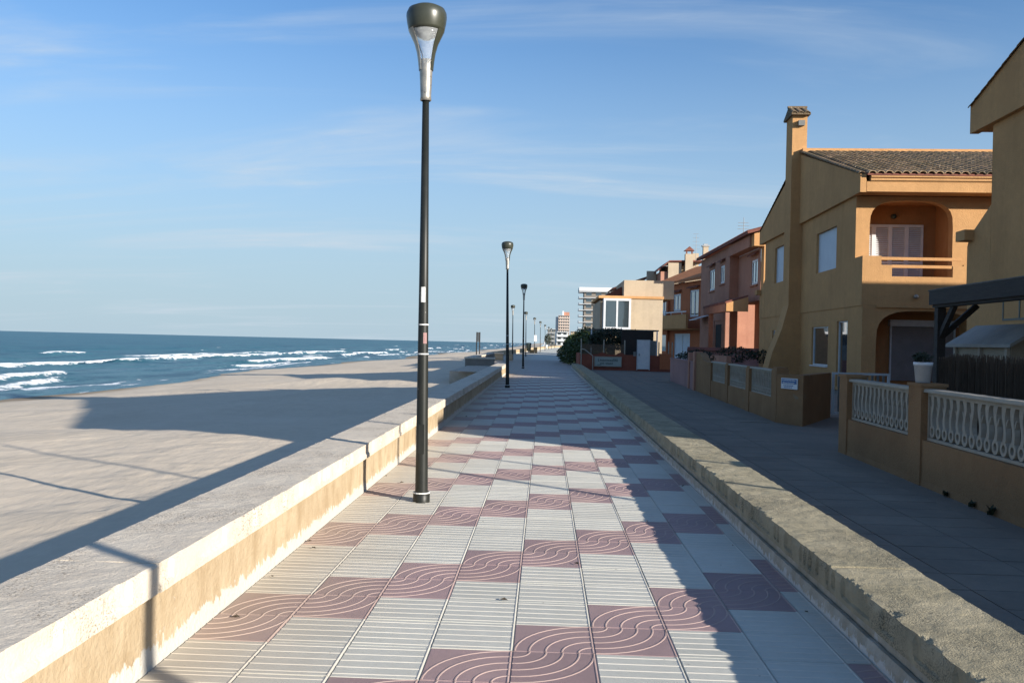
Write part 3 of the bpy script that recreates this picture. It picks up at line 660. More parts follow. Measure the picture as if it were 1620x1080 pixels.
    T.part('balcony_lamp',MB().lathe([(0,-.1),(.08,-.08),(.1,0),(.08,.06),(0,.08)],12,(Cc(1.75),S(2.17),6.32)),'darkframe',smooth=True)
    T.part('wall_lamp',MB().lathe([(0,-.08),(.06,-.07),(.09,0),(.05,.06),(0,.07)],12,(Cc(1.75),S(-.06),3.32)),'alum',smooth=True)
    T.part('ledge',MB().box(Cc(.48),Cc(4.2),S(-.07),S(-.002),2.93,3.0),'ochre')
    # gable band on the sea side, standing slightly proud
    ridge_s,ridge_z=S(7.9),9.85
    gb=MB(); gb.prism([(S(0),6.80),(S(16.0),6.80),(S(16.0),7.50),(ridge_s,ridge_z-.10),(S(0),7.40)],.20,'x',c0-.13); T.part('gable',gb,'ochre')
    gb=MB(); gb.prism([(S(.8),6.8),(S(15.1),6.8),(S(15.1),7.5),(ridge_s,ridge_z-.15),(S(.8),7.5)],.1,'x',c1-.1); T.part('gable',gb,'ochre')
    T.part('eave_beam',MB().box(Cc(.085),c1,S(0),S(.8),6.82,7.16),'ochre'); T.part('eave_beam',MB().box(Cc(.0),c1,S(15.1),S(15.9),6.82,7.16),'ochre')
    T.part('cornice',MB().box(Cc(.2),c1,S(-.06),S(.75),7.19,7.26).box(Cc(.2),c1,S(-.02),S(.75),7.16,7.19).box(Cc(.2),c1,S(-.10),S(.75),7.29,7.35).box(Cc(.2),c1,S(-.04),S(.75),7.26,7.29),'ochre')
    # roof slopes
    sl=(ridge_z-7.38)/(7.9+.1); ang=math.atan(sl)
    rf=MB(); rf.prism([(S(-.12),7.35),(ridge_s,ridge_z-.12),(ridge_s,ridge_z-.06),(S(-.12),7.41)],depth-.1,'x',c0+.07)
    rf.prism([(S(16.1),7.35),(ridge_s,ridge_z-.12),(ridge_s,ridge_z-.06),(S(16.1),7.41)],depth-.1,'x',c0+.07); ro=T.part('roof',rf,'redtile')
    T.part('ridge_cap',MB().box(c0-.10,c1,ridge_s-.14,ridge_s+.14,ridge_z-.02,ridge_z+.16),'apricot',ro)
    ncol=int((depth-.2)/.272); L_=8.3/math.cos(ang); nrow=int(L_/.33); cnt=0; st_=MB(); 
    for i in range(ncol):
        x=c0+.22+.272*i
        for side in ((1,-1) if detail else (1,)):
            for j in range(nrow):
                d=j*.33; y=(S(-.16)+d*math.cos(ang)) if side==1 else (S(16.15)-d*math.cos(ang)); z=7.40+d*math.sin(ang)+random.uniform(-.006,.006)
                if (y>ridge_s-.35 and side==1) or (y<ridge_s+.35 and side==-1): continue
                if detail and side==1 and cnt<290 and i<15:
                    o=T.inst('roof_tile',BTE if j==0 else BTM,(x+random.uniform(-.008,.008),y,z+(.012 if j==0 else 0)),ro); o.rotation_euler=(ang-.03,0,random.gauss(0,.02)); cnt+=1
                else:
                    k0=len(st_.v); st_.v+=[(x+p[0],y+side*p[1]*math.cos(ang),z+p[1]*math.sin(ang)+p[2]) for p in BT.v]; st_.f+=[tuple(q+k0 for q in f) for f in BT.f]; st_.m+=[0]*len(BT.f)
    if st_.v: T.part('roof_tiles',st_,'tile_old',ro,stuff=True)
    cv=MB()  # verge tiles along the gable
    for side in (1,-1):
        for j in range(24):
            d=j*.345; y=(S(0)+d*math.cos(ang)) if side==1 else (S(16.0)-d*math.cos(ang)); z=7.43+d*math.sin(ang)
            k0=len(cv.v); cv.v+=[(c0-.08+p[0]*.9,y+side*p[1]*math.cos(ang),z+p[1]*math.sin(ang)+p[2]*.8) for p in BT.v]; cv.f+=[tuple(q+k0 for q in f) for f in BT.f]; cv.m+=[0]*len(BT.f)
    T.part('verge_tiles',cv,'tile_old',ro,stuff=True)
    # windows
    roller(T,S(3.0),S(5.7),4.5,6.08,c0+.003,'x',1,.18); roller(T,S(11.2),S(13.0),4.6,6.3,c0+.003,'x',1,.18)
    window(T,S(3.9),S(6.2),.84,2.36,c0+.03,'x',1,.16,'white',mull=0); window(T,S(1.55),S(2.8),.12,2.52,c0+.03,'x',1,.16,'white',mull=0,sill=False); window(T,S(11.4),S(13.3),.64,2.34,c0+.03,'x',1,.16,'white',mull=0)
    roller(T,Cc(1.35),Cc(3.55),.45,2.34,S(1.2),'y',-1,.10,'grey_shutter','frame',.085,'garage_shutter'); T.part('shutter_box',MB().box(Cc(1.3),Cc(3.6),S(.98),S(1.195),2.34,2.56),'frame')
    # chimney stack with flared base and tiled cap
    ch=MB(); a,b_=S(8.0),S(9.05); x0,x1=c0-.5,c0+.12
    ch.prism([(x0-.95,0),(x0-.62,1.3),(x0-.25,2.3),(x0,3.3),(x0,11.45),(x1,11.45),(x1,0)],b_-a,'y',a); co=T.part('chimney',ch,'ochre')
    T.part('chimney_vent',MB().box(x0+.22,x0+.48,a-.16,a-.002,11.0,11.22),'gate',co)
    cp=MB(); m0=(a+b_)/2; cp.prism([(a-.2,11.45),(b_+.2,11.45),(b_+.2,11.52),(m0,11.88),(a-.2,11.52)],x1-x0+.18,'x',x0-.09)
    for i in range(3):
        for side in (1,-1):
            xx=x0+.03+.27*i; yy=m0+side*.75; k0=len(cp.v); cp.v+=[(xx+p[0],yy-side*p[1]*1.8,11.50+p[1]*.86+p[2]) for p in BT.v]; cp.f+=[tuple(q+k0 for q in f) for f in BT.f]; cp.m+=[0]*len(BT.f)
    cp.box(x0-.1,x1+.1,m0-.07,m0+.07,11.90,11.98); T.part('chimney_cap',cp,'tile_old',co)
    return T
H2=house('ochre_house','ochre stucco house with tall chimney, arched balcony and white louvred doors beyond the pergola',30.05,depth=15)
H3=house('ochre_house','nearest ochre house cut by the right edge of the picture, behind the reed fence',5.9)
H3_shade=house('ochre_house','unseen house added behind the nearest ochre house, raised to shape the shadow on the balcony front',5.9,20.75,detail=False); H3_shade.e.location.z=.7  # added out-of-view copy; its height sets the shadow edge on the balcony house
wf=MB(); H3f=window(H3,18.9,20.4,2.22,2.78,9.6+.03,'x',-1,.03,'darkframe',mull=1,sill=False)
# ------------------------------------------------------------------ garden walls along the lane (street frame: c,s,z)
def baluster_mesh():
    mb=MB(); H=.47; n=12; t=.05; vs=[]
    for i in range(n+1):
        k=i/n; z=.135+(H-.135)*k; cu=.016*math.sin(k*math.pi*2.0)+.006; hw=.030+.016*k**3-.008*math.sin(k*math.pi); 
        for x in (0,t):
            vs.append((x,cu-hw,z)); vs.append((x,cu+hw,z))
    fs=[]
    for i in range(n):
        a=4*i; b_=a+4; fs+=[(a,a+1,b_+1,b_),(a+2,b_+2,b_+3,a+3),(a,b_,b_+2,a+2),(a+1,a+3,b_+3,b_+1)]
    mb.add(vs,fs)
    m_=14; vs=[]; 
    for i in range(m_):
        a=2*math.pi*i/m_
        for r in (.066,.034):
            for x in (.002,t-.002): vs.append((x,r*math.cos(a)*.98,.078+r*1.12*math.sin(a)))
    fs=[]
    for i in range(m_):
        a=4*i; b_=4*((i+1)%m_); fs+=[(a,b_,b_+2,a+2),(a+1,a+3,b_+3,b_+1),(a,a+1,b_+1,b_),(a+2,b_+2,b_+3,a+3)]
    mb.add(vs,fs)
    mb.prism([(.02,.30),(.062,.36),(.070,.352),(.03,.26)],t-.01,'x',.005); mb.prism([(-.03,.13),(-.02,.17),(.03,.16),(.03,.12)],t-.01,'x',.005)
    return mb
BAL=baluster_mesh().mesh('baluster','cream')
def panel(T,c,s0,s1,zb=.50,pitch=.155,k=1):
    T.part('panel_frame',MB().box(c+.05,c+.11,s0,s1,zb,zb+.03).box(c+.05,c+.11,s0,s1,zb+.495,zb+.535).box(c+.052,c+.108,s0,s0+.03,zb+.03,zb+.495).box(c+.052,c+.108,s1-.03,s1,zb+.03,zb+.495),'cream')
    n=int((s1-s0-.06)/pitch); st_=(s1-s0-.06)/n
    for i in range(n):
        o=T.inst('baluster',BAL,(c+.055,s0+.03+st_*(i+.5),zb+.03)); 
        if i<n/2: o.scale=(1,-1,1)
    T.part('panel_cap',slab(c-.0,c+.17,s0,s1,zb+.538,zb+.575,.12,.04,.008,.003,0,1,s0),'cream')
F1=Thing('garden_wall','near ochre garden wall with cream wavy balusters along the lane at the right edge','garden wall',(3.92,13,0),street=True)
b=MB(); ys_=np.linspace(-2,13.1,150)
b.box(3.925,4.10,7.42,13.1,-.05,.499); b.box(3.925,4.10,-2,7.419,-.05,.379)
F1.part('wall_base',b,'garden_wall')
ft=MB(); vs=[]
for y in ys_:
    h=.05+.03*abs(nz3(3,y,0,3)); o_=.012+.012*abs(nz3(5,y,0,4)); vs+=[(3.924-o_,y,-.02),(3.9235,y,h),(3.93,y,h)]
ft.add(vs,[(3*i+k,3*i+3+k,3*i+4+k,3*i+1+k) for i in range(len(ys_)-1) for k in range(2)]); F1.part('mortar_foot',ft,'garden_wall')
piers=[(12.77,13.12),(10.10,10.47),(7.42,7.78),(4.75,5.1),(2.1,2.45),(-.6,-.25)]
for a,c_ in piers:
    h=1.10 if a>7 else .97
    F1.part('pier',MB().box(3.905,4.18,a,c_,-.02,h).box(3.89,4.195,a-.015,c_+.015,h,h+.035),'garden_wall')
for (a,_),(_,c_) in zip(piers,piers[1:]): panel(F1,3.93,c_,a,.50 if c_>7 else .38)
P1=Thing('flower_pot','white flower pot with a dark trailing plant on the garden wall pier','flower pot',(4.04,10.30,1.135),street=True)
P1.part('pot',MB().lathe([(0,1.137),(.078,1.137),(.098,1.33),(.104,1.33),(.106,1.37),(.096,1.372),(.09,1.34),(0,1.34)],20,(4.02,10.36,0)),'pot',smooth=True)
def leaves(mb,c,rad,n,size,seed=0,flat=0,shell=.5,tone=None):
    r_=np.random.default_rng(seed)
    d=r_.normal(size=(n,3)); d/=np.linalg.norm(d,axis=1)[:,None]; rr=shell+(1-shell)*r_.random(n)**.6
    p=d*rr[:,None]*np.array(rad)+np.array(c); out=[]
    for q in p:
        a=Vector(r_.normal(size=3)).normalized(); b_=a.orthogonal().normalized(); s_=size*(.6+.8*r_.random()); w_=s_*.5
        q=Vector(q); mb.add([q-a*s_,q+b_*w_,q+a*s_,q-b_*w_],[(0,1,2,3)]); out+=[float(np.clip(.15+.85*r_.random()**2+(nz3(*q,1.3))*.5,0,1))]*4
    return out
def foliage(T,name,blobs,mt,seed,parent=None):
    mb=MB(); tone=[]
    for i,(c,rad,n,size) in enumerate(blobs): tone+=leaves(mb,c,rad,n,size,seed+i)
    o=T.part(name,mb,mt,parent); at=o.data.attributes.new('tone','FLOAT','POINT'); at.data.foreach_set('value',np.array(tone,dtype=np.float32)); return o
foliage(P1,'plant',[((4.02,10.36,1.42),(.11,.13,.07),160,.022),((4.02,10.50,1.44),(.06,.07,.04),60,.02),((3.97,10.27,1.42),(.05,.07,.05),50,.02)],'leaf_dark',5)
RF=Thing('reed_fence','dark brown reed screen with a ragged top behind the near balustrade','reed fence',(5.0,12,0),street=True)
b=MB()
for i in range(1850):
    y=12.35-i*.0062; h=(1.44 if y>6.5 else 1.39)+random.uniform(-.03,.035)+.02*nz3(1,y,0,2.5)-(.04 if y>12.1 else 0); x=5.0+random.uniform(-.012,.012); l=random.gauss(0,.006)
    b.add([(x,y-.005,0),(x+.003,y+.005,0),(x+.008,y,0),(x,y-.005+l,h),(x+.003,y+.005+l,h),(x+.008,y+l,h)],[(0,1,4,3),(1,2,5,4),(2,0,3,5),(3,4,5)])
RF.part('reeds',b,'reed',stuff=True)
RF.part('sun_block_sheet',MB().box(5.0125,5.0155,.9,12.3,.02,1.38),'reed')  # added sheet that keeps sun from leaking between the canes
for z in (.3,.75,1.2): RF.part('batten',MB().box(5.016,5.03,4,12.35,z,z+.03),'wood')
for y in (12.2,10.2,8.2,6.2): RF.part('post',MB().box(5.031,5.09,y,y+.06,0,1.38),'wood')
PG=Thing('pergola','dark timber pergola with a grey reed roof behind the garden wall','pergola',(6,13,0),street=True)
def rotbox(mb,p,q,w_,h): # beam from p to q
    p,q=Vector(p),Vector(q); d=(q-p).normalized(); a=d.cross(Vector((0,0,1))); a=a.normalized() if a.length>1e-3 else Vector((1,0,0)); u_=a.cross(d)
    vs=[e_+a*sx_*w_/2+u_*sz_*h/2 for e_ in (p,q) for sx_,sz_ in ((-1,-1),(1,-1),(1,1),(-1,1))]
    mb.add(vs,[(0,1,2,3),(7,6,5,4),(0,4,5,1),(1,5,6,2),(2,6,7,3),(3,7,4,0)]); return mb
for y in (14.85,10.9): 
    PG.part('post',MB().box(5.95,6.08,y-.07,y+.07,0,2.22),'wood'); PG.part('post',MB().box(9.2,9.33,y-.07,y+.07,0,2.6),'wood')
    PG.part('brace',rotbox(MB(),(6.015,y-.04,1.75),(6.015,y-.55,2.24),.07,.09),'wood'); PG.part('brace',rotbox(MB(),(6.05,y,1.75),(6.6,y,2.27),.07,.09),'wood')
PG.part('eave_beam',MB().box(5.945,6.09,10.3,15.0,2.225,2.36),'wood')
PG.part('eave_beam',MB().box(9.19,9.34,10.3,15.15,2.6,2.74),'wood')
for i in range(10): PG.part('rafter',rotbox(MB(),(5.94,10.5+.47*i,2.415),(9.45,10.5+.47*i,2.98),.06,.11),'wood')
PG.part('fascia',MB().box(5.90,5.935,10.2,15.03,2.27,2.50),'wood'); PG.part('fascia',rotbox(MB(),(5.94,10.18,2.42),(9.5,10.18,2.99),.035,.2),'wood'); PG.part('fascia',rotbox(MB(),(5.94,15.05,2.42),(9.5,15.05,2.99),.035,.2),'wood')
b=MB()
for i in range(160):
    x=5.91+i*.0225; z=2.51+(x-5.9)*.158+random.uniform(-.008,.008); e=random.uniform(-.05,.06)
    b.tube((x,10.15+random.uniform(-.05,.05),z),(x+random.gauss(0,.01),15.04+e,z+random.uniform(-.01,.015)),.014,.012,5)
PG.part('reed_roof',b,'reedroof',stuff=True)
SH=Thing('garden_shed','tan resin garden shed with a pale grey pitched roof beside the pergola post','shed',(6.9,14.5,0),street=True)
b=MB().box(6.55,7.35,13.6,15.5,0,1.60).prism([(6.55,1.6),(7.35,1.6),(6.95,1.86)],1.9,'y',13.6); SH.part('wall',b,'shedwall')
SH.part('roof',MB().prism([(6.45,1.58),(6.95,1.90),(7.45,1.58),(7.45,1.63),(6.95,1.96),(6.45,1.63)],2.25,'y',13.42),'shedroof')
for y in (13.62,14.5,15.4): SH.part('door_trim',MB().box(6.50,6.549,y,y+.07,.05,1.58),'cream')
F2=Thing('garden_wall','middle ochre garden wall with three balustrade panels beside the driveway','garden wall',(4.1,22,0),street=True)
F2.part('wall_base',MB().box(4.105,4.28,18.3,29.6,-.05,.465),'garden_wall')
for a,c_ in ((18.37,20.71),(21.09,23.57),(23.96,26.48)): panel(F2,4.10,a,c_,.466)
for a,c_,z in ((17.92,18.37,1.05),(20.71,21.09,1.0),(23.57,23.96,1.0)): F2.part('pier',MB().box(4.085,4.33,a,c_,-.02,z).box(4.10,4.31,a+.03,c_-.03,z,z+.05),'garden_wall')
F2.part('end_wall',MB().prism([(26.48,-.02),(29.6,-.02),(29.6,1.27),(29.0,1.27),(28.4,1.16),(27.9,1.02),(26.48,1.0)],.22,'x',4.09),'garden_wall')
PW=Thing('entry_wall','ochre splayed wall beside the driveway carrying a small blue and white sign','wall',(4.4,18,0),street=True)
PW.part('wall',MB().prism([(4.09,17.9),(4.42,17.15),(5.70,19.78),(5.52,19.9),(4.45,17.68),(4.3,17.915)],.99,'z',-.02),'garden_wall')
def rframe(p,q,off):  # rotation for something on a wall face running p->q in the street frame
    d=Vector((q[0]-p[0],q[1]-p[1],0)); return math.atan2(d.y,d.x)
def toworld(c,s,z=0): 
    a=-A; return (c*math.cos(a)-s*math.sin(a),c*math.sin(a)+s*math.cos(a),z)
an=rframe((4.09,17.9),(4.42,17.15),0)-A; pw=toworld(4.155,17.74)
SG=Thing('wall_sign','small blue and white notice fixed to the splayed entry wall','sign',(pw[0],pw[1],0),rot=an)
SG.part('board',MB().box(0,.50,-.022,-.004,.69,.90),'white'); SG.part('header',MB().box(.02,.48,-.026,-.0221,.79,.885),'blue')
mk=MB()
for z,n,x0 in ((.862,16,.04),(.812,14,.06)):
    for i in range(n):
        w_=random.uniform(.010,.018); mk.box(x0+i*.026,x0+i*.026+w_,-.029,-.0261,z-.012,z+random.uniform(.004,.012))
SG.part('lettering',mk,'white',stuff=True); mk=MB()
for z,n,x0 in ((.755,12,.08),(.72,10,.10)):
    for i in range(n): mk.box(x0+i*.026,x0+i*.026+random.uniform(.01,.02),-.026,-.0221,z-.008,z+.008)
SG.part('lettering',mk,'blue',stuff=True)
GT=Thing('garden_gate','grey metal garden gate set back between ochre walls at the driveway','gate',(6,19.9,0),street=True)
GT.part('frame',MB().box(5.75,5.80,19.86,19.9,.05,.98).box(6.95,7.0,19.86,19.9,.05,.98).box(5.8,6.95,19.865,19.895,.93,.98).box(5.8,6.95,19.865,19.895,.05,.10),'frame')
for i in range(9): GT.part('bar',MB().box(5.88+i*.12,5.93+i*.12,19.87,19.89,.10,.93),'gate')
DR=MB(); DR.add([(4.05,13.1,-.008),(6.9,13.3,-.008),(6.9,22,-.008),(4.3,17,-.008)],[(0,1,2,3)])
# rose wall and shrubs farther down the lane
RO=Thing('garden_wall','rose painted garden wall beyond the balustrades, with dark shrubs over it','garden wall',(4.2,33,0),street=True)
RO.part('wall',MB().box(4.07,4.27,29.75,37.3,-.05,.92),'rose')
RO.part('pier',MB().box(4.03,4.31,29.62,29.95,-.05,1.30).box(4.03,4.31,31.0,31.3,-.05,1.26),'pink')
RO.part('coping',MB().box(4.04,4.30,29.96,30.99,.922,.96).box(4.04,4.30,31.31,37.3,.922,.96),'rose')
def shrub(name,label,blobs,mt,seed,cat='shrub',trunk=None,group=None):
    c=blobs[0][0]; T=Thing(name,label,cat,(c[0],c[1],0),group=group)
    if trunk: 
        for t_ in trunk: T.part('trunk',MB().tube(*t_),'trunk')
    foliage(T,'crown' if trunk else 'foliage',blobs,mt,seed); return T
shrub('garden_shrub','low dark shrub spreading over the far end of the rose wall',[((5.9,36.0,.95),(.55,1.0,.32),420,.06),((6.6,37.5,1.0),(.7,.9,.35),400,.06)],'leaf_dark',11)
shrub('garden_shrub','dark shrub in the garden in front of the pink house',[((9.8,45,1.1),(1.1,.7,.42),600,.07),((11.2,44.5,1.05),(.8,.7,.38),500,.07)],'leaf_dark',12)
G4=Thing('garden_wall','long rose wall with a dark tiled coping in front of the pink house','garden wall',(10,52,0))
G4.part('wall',MB().box(8.5,13.4,52,52.25,-.05,1.18),'rose'); G4.part('coping',MB().prism([(51.9,1.18),(52.35,1.18),(52.35,1.24),(52.12,1.42),(51.9,1.24)],4.9,'x',8.5),'redtile')
G4.part('wall',MB().box(8.5,8.72,41,51.99,-.05,1.05),'pink')
# ------------------------------------------------------------------ pink house
H4=Thing('pink_house','dusky pink house with a lit orange gable end and a deep recessed bay','house',(13.5,57,0))
w4=MB(); Y0,Y1=57.3,76.5; X=13.5
wall_u(w4,64.7,Y1,0,8.9,[(70.4,72.5,6.0,7.7),(66.5,68.1,6.3,7.7),(67.2,70.2,.3,3.5)],.2,X,'x',1)
wall_u(w4,58.1,64.7,4.6,8.1,[(58.9,60.7,5.75,7.45)],.2,X+.65,'x',1)
w4.add([(X,64.7,0),(X+.65,64.7,0),(X+.65,64.7,8.9),(X,64.7,8.9)],[(0,1,2,3)])
w4.add([(X+1.9,58.1,0),(X+1.9,64.7,0),(X+1.9,64.7,4.6),(X+1.9,58.1,4.6)],[(0,1,2,3)]); w4.add([(X+.65,58.1,4.6),(X+1.9,58.1,4.6),(X+1.9,64.7,4.6),(X+.65,64.7,4.6)],[(0,1,2,3)])
w4.add([(X,Y1,0),(X+10,Y1,0),(X+10,Y1,8.9),(X,Y1,8.9)],[(0,1,2,3)]); H4.part('sea_wall',w4,'pink')
H4.part('bay_beam',MB().box(X-.12,X+.64,58.1,64.69,8.1,8.88),'pink')
e4=MB(); e4.prism([(X+.66,0),(X+.66,8.1),(X,8.1),(X,8.9),(X+4.5,10.15),(X+9,8.9),(X+9,0)],.78,'y',Y0); H4.part('end_wall',e4,'apricot')  # sun on this end put into its colour, brighter than the pink walls
rf=MB(); rf.prism([(X-.45,8.88),(X+4.5,10.25),(X+9.4,8.88),(X+9.4,9.0),(X+4.5,10.4),(X-.45,9.0)],Y1-Y0+.2,'y',Y0-.1); ro=H4.part('roof',rf,'redtile')
tl_=MB()
for j in range(int((Y1-Y0)/.3)):
    y=Y0+.3*j; tl_.tube((X-.45,y+.1,9.02),(X+4.5,y+.1,10.42),.1,.1,6)
H4.part('roof_tiles',tl_,'redtile',ro,stuff=True)
H4.part('porch_roof',MB().prism([(X-1.5,4.35),(X+.0,4.85),(X+.0,4.95),(X-1.5,4.5)],8.3,'y',58.6),'redtile'); H4.part('porch_gable',MB().prism([(X-1.45,3.85),(X+.0,3.85),(X+.0,4.82),(X-1.45,4.38)],.2,'y',58.55),'apricot')  # sunlit look of the porch end put into its apricot colour
H4.part('porch_beam',MB().box(X-1.48,X-1.2,58.76,66.9,3.85,4.36),'pink'); H4.part('porch_post',MB().box(X-1.45,X-1.15,64.5,64.8,0,3.85),'pink'); H4.part('porch_post',MB().box(X-1.45,X-1.15,58.7,59.0,0,3.85),'pink')
for a,c_,z0,z1,p in ((70.4,72.5,6.0,7.7,X),(66.5,68.1,6.3,7.7,X),(58.9,60.7,5.75,7.45,X+.65)):
    window(H4,a,c_,z0,z1,p,'x',1,.14,'white',mull=1,fw=.16,sill=False); H4.part('window_hood',MB().prism([(p-.28,z1+.25),(p-.01,z1+.42),(p-.01,z1+.5),(p-.28,z1+.33)],c_-a+.5,'y',a-.25),'redtile'); H4.part('sill',MB().box(p-.12,p-.005,a-.15,c_+.15,z0-.12,z0-.02),'pink')
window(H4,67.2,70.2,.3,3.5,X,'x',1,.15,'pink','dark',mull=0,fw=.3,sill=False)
H4.part('awning',MB().prism([(X-1.1,3.65),(X-.02,4.0),(X-.02,4.06),(X-1.1,3.71)],3.6,'y',72),'white')
def antenna(label,x,y,z,h,n=4):
    T=Thing('tv_antenna',label,'antenna',(x,y,z)); T.part('mast',MB().tube((x,y,z),(x,y,z+h),.035,.02,6),'steel')
    for i in range(n): T.part('antenna_rod',MB().tube((x-.45+.02*i,y,z+h*(.55+.12*i)),(x+.45-.05*i,y,z+h*(.55+.12*i)),.018,.018,5),'steel')
    return T
antenna('thin television antenna on the pink house roof',14.4,64.5,9.1,1.9,3)
# ------------------------------------------------------------------ orange brown house (turned towards the viewer)
ax,ay,bx,by=13.95,77,11.3,88.2
ang5=math.atan2(ay-by,ax-bx); L5=math.hypot(ax-bx,ay-by)
H5=Thing('orange_house','burnt orange house with a terracotta roof, white windows and a walled balcony','house',(bx,by,0),rot=ang5)
w5=MB(); wall_u(w5,0,L5,0,7.35,[(.75,2.3,4.7,6.4),(4.2,6.0,4.75,6.35),(8.2,10.2,4.1,6.55),(4.6,8.4,.2,2.6),(.8,2.4,.9,2.5)],.2,0,'y',1)
w5.add([(0,0,0),(0,9,0),(0,9,7.35),(0,0,7.35)],[(0,1,2,3)]); w5.add([(L5,0,0),(L5,9,0),(L5,9,7.35),(L5,0,7.35)],[(0,1,2,3)]); H5.part('wall',w5,'orange')
ro=H5.part('roof',MB().prism([(-.5,7.3),(4.2,9.3),(9,7.3),(9,7.42),(4.2,9.45),(-.5,7.42)],L5+.7,'x',-.4),'terracotta'); tl_=MB()
for j in range(int((L5+.6)/.26)): tl_.tube((-.35+.26*j,-.5,7.46),(-.35+.26*j,4.2,9.49),.09,.08,6)
H5.part('roof_tiles',tl_,'terracotta',ro,stuff=True)
for a,c_,z0,z1 in ((.75,2.3,4.7,6.4),(4.2,6.0,4.75,6.35),(8.2,10.2,4.1,6.55)): window(H5,a,c_,z0,z1,0,'y',1,.14,'white',mull=1,fw=.17,sill=False); H5.part('window_hood',MB().prism([(-.3,z1+.15),(-.01,z1+.3),(-.01,z1+.38),(-.3,z1+.23)],c_-a+.4,'x',a-.2),'redtile')
window(H5,4.6,8.4,.2,2.6,0,'y',1,.14,'white','shutter',mull=1,fw=.1,sill=False); window(H5,.8,2.4,.9,2.5,0,'y',1,.14,'frame',mull=0,sill=False)
H5.part('balcony_wall',MB().box(3.1,11.0,-1.5,-1.3,3.0,4.25).box(3.1,3.9,-1.5,-1.3,4.25,4.75).box(3.1,3.3,-1.3,0,3.0,4.25).box(3.1,11,-1.3,0,2.9,3.0),'apricot'); H5.part('handrail',MB().box(4.0,10.8,-1.45,-1.38,4.45,4.55),'white')
for i in range(3): H5.part('rail_post',MB().box(4.6+2.6*i,4.66+2.6*i,-1.44,-1.39,4.25,4.45),'white')
H5.part('pilaster',MB().box(3.1,3.35,-.25,-.003,0,7.3),'orange'); H5.part('hanging_tile_hood',MB().prism([(-.8,3.1),(-.01,3.4),(-.01,3.5),(-.8,3.2)],2.2,'x',.4),'redtile')
H5.part('air_conditioner',MB().box(2.5,3.05,-.35,-.02,4.2,4.75),'white')
# ------------------------------------------------------------------ beige houses behind it
HB=Thing('beige_house','tall beige house with chimney rising behind the terracotta roof','house',(14,100,0))
HB.part('wall',MB().box(13.9,15.4,100,108,0,10.9),'beige'); HB.part('wall',MB().box(15.4,18.0,101.5,108,0,10.7),'beige'); HB.part('wall',MB().box(16.3,19.5,100.2,101.49,0,10.4),'beige')
HB.part('roof',MB().prism([(12.7,9.9),(14.0,11.0),(18,11.1),(18,11.25),(14.0,11.15),(12.7,10.05)],8,'y',99.8),'redtile'); HB.part('wall',MB().box(13.1,13.89,100.3,108,0,9.9),'pink')
c_=HB.part('chimney',MB().box(15.75,16.6,99.5,100.19,0,11.9),'beige'); HB.part('chimney_cap',MB().prism([(15.6,12.25),(16.75,12.25),(16.18,12.75)],.9,'y',99.4).box(15.8,15.95,99.5,99.65,11.9,12.25).box(16.4,16.55,99.5,99.65,11.9,12.25),'redtile',c_)
c_=HB.part('chimney',MB().box(16.95,17.6,101.6,102.3,10.7,12.2),'beige'); HB.part('parapet',MB().box(17.7,19.6,100.1,100.19,10.4,10.85),'white')
HB.part('satellite_dish',MB().lathe([(0,0),(.2,.03),(.32,.1)],14,(13.5,99.4,10.4)),'white')
antenna('tall television antenna above the terracotta roof',17.1,100.6,10.6,3.6,5)
HC=Thing('beige_chimney_house','beige house end with a square chimney at the left end of the terracotta roof','house',(12,104,0))
HC.part('wall',MB().box(9.2,13.0,104,112,0,7.6),'beige'); HC.part('roof',MB().prism([(7.9,8.0),(12.4,9.6),(12.4,9.75),(7.9,8.15)],8,'y',104),'redtile'); HC.part('chimney',MB().box(11.9,13.0,103.5,103.99,7.6,10.2),'beige')
HD=Thing('chimney','pale concrete chimney standing left of the pink house roof','chimney',(18,104,0)); HD.part('stack',MB().box(18.55,19.15,104,104.6,9,13.3),'beige'); HD.part('cap',MB().box(18.4,19.3,103.9,104.7,13.3,13.42).box(18.6,19.1,104.1,104.5,13.42,13.6),'steel')
BB=Thing('beach_house','beige flat roofed house with a white framed glazed balcony over a dark terrace','house',(6,62,0))
BB.part('wall',MB().box(5.0,8.3,62,72,0,4.72).box(3.9,4.99,62.4,72,0,4.6),'beige'); BB.part('roof_edge',MB().box(3.75,8.35,61.9,72,4.72,4.90),'apricot')
BB.part('upper_storey',MB().box(5.8,9.5,65,72,4.9,6.25),'beige'); BB.part('band',MB().box(5.7,8.4,64.9,72.1,4.9,5.02),'terracotta')
BB.part('roof',MB().prism([(4.0,4.92),(5.75,5.85),(5.79,4.92)],3,'y',66.5),'redtile')
gb_=BB.part('glazed_balcony',MB().box(4.05,5.95,60.9,61.99,2.5,2.66).box(4.05,5.95,60.9,61.99,4.5,4.66).box(4.05,4.19,60.9,61.0,2.66,4.5).box(5.81,5.95,60.9,61.0,2.66,4.5).box(4.93,5.05,60.9,61.0,2.66,4.5).box(4.05,4.12,61.85,61.95,2.66,4.5),'white')
for a,c_ in ((4.19,4.93),(5.05,5.81)): BB.part('pane',MB().box(a,c_,60.94,60.96,2.66,4.5),'glass',gb_)
BB.part('pane',MB().box(4.08,4.10,61.0,61.85,2.66,4.5),'glass',gb_)
BB.part('terrace_roof',MB().box(2.95,7.35,56.5,60.88,2.36,2.44),'reedroof'); BB.part('terrace_post',MB().box(2.97,3.05,56.5,56.58,0,2.36),'white'); BB.part('terrace_post',MB().box(7.2,7.28,56.5,56.58,0,2.36),'white')
BB.e.location=(5.7,58.9,.075); BB.e.scale=(.95,.95,.95)
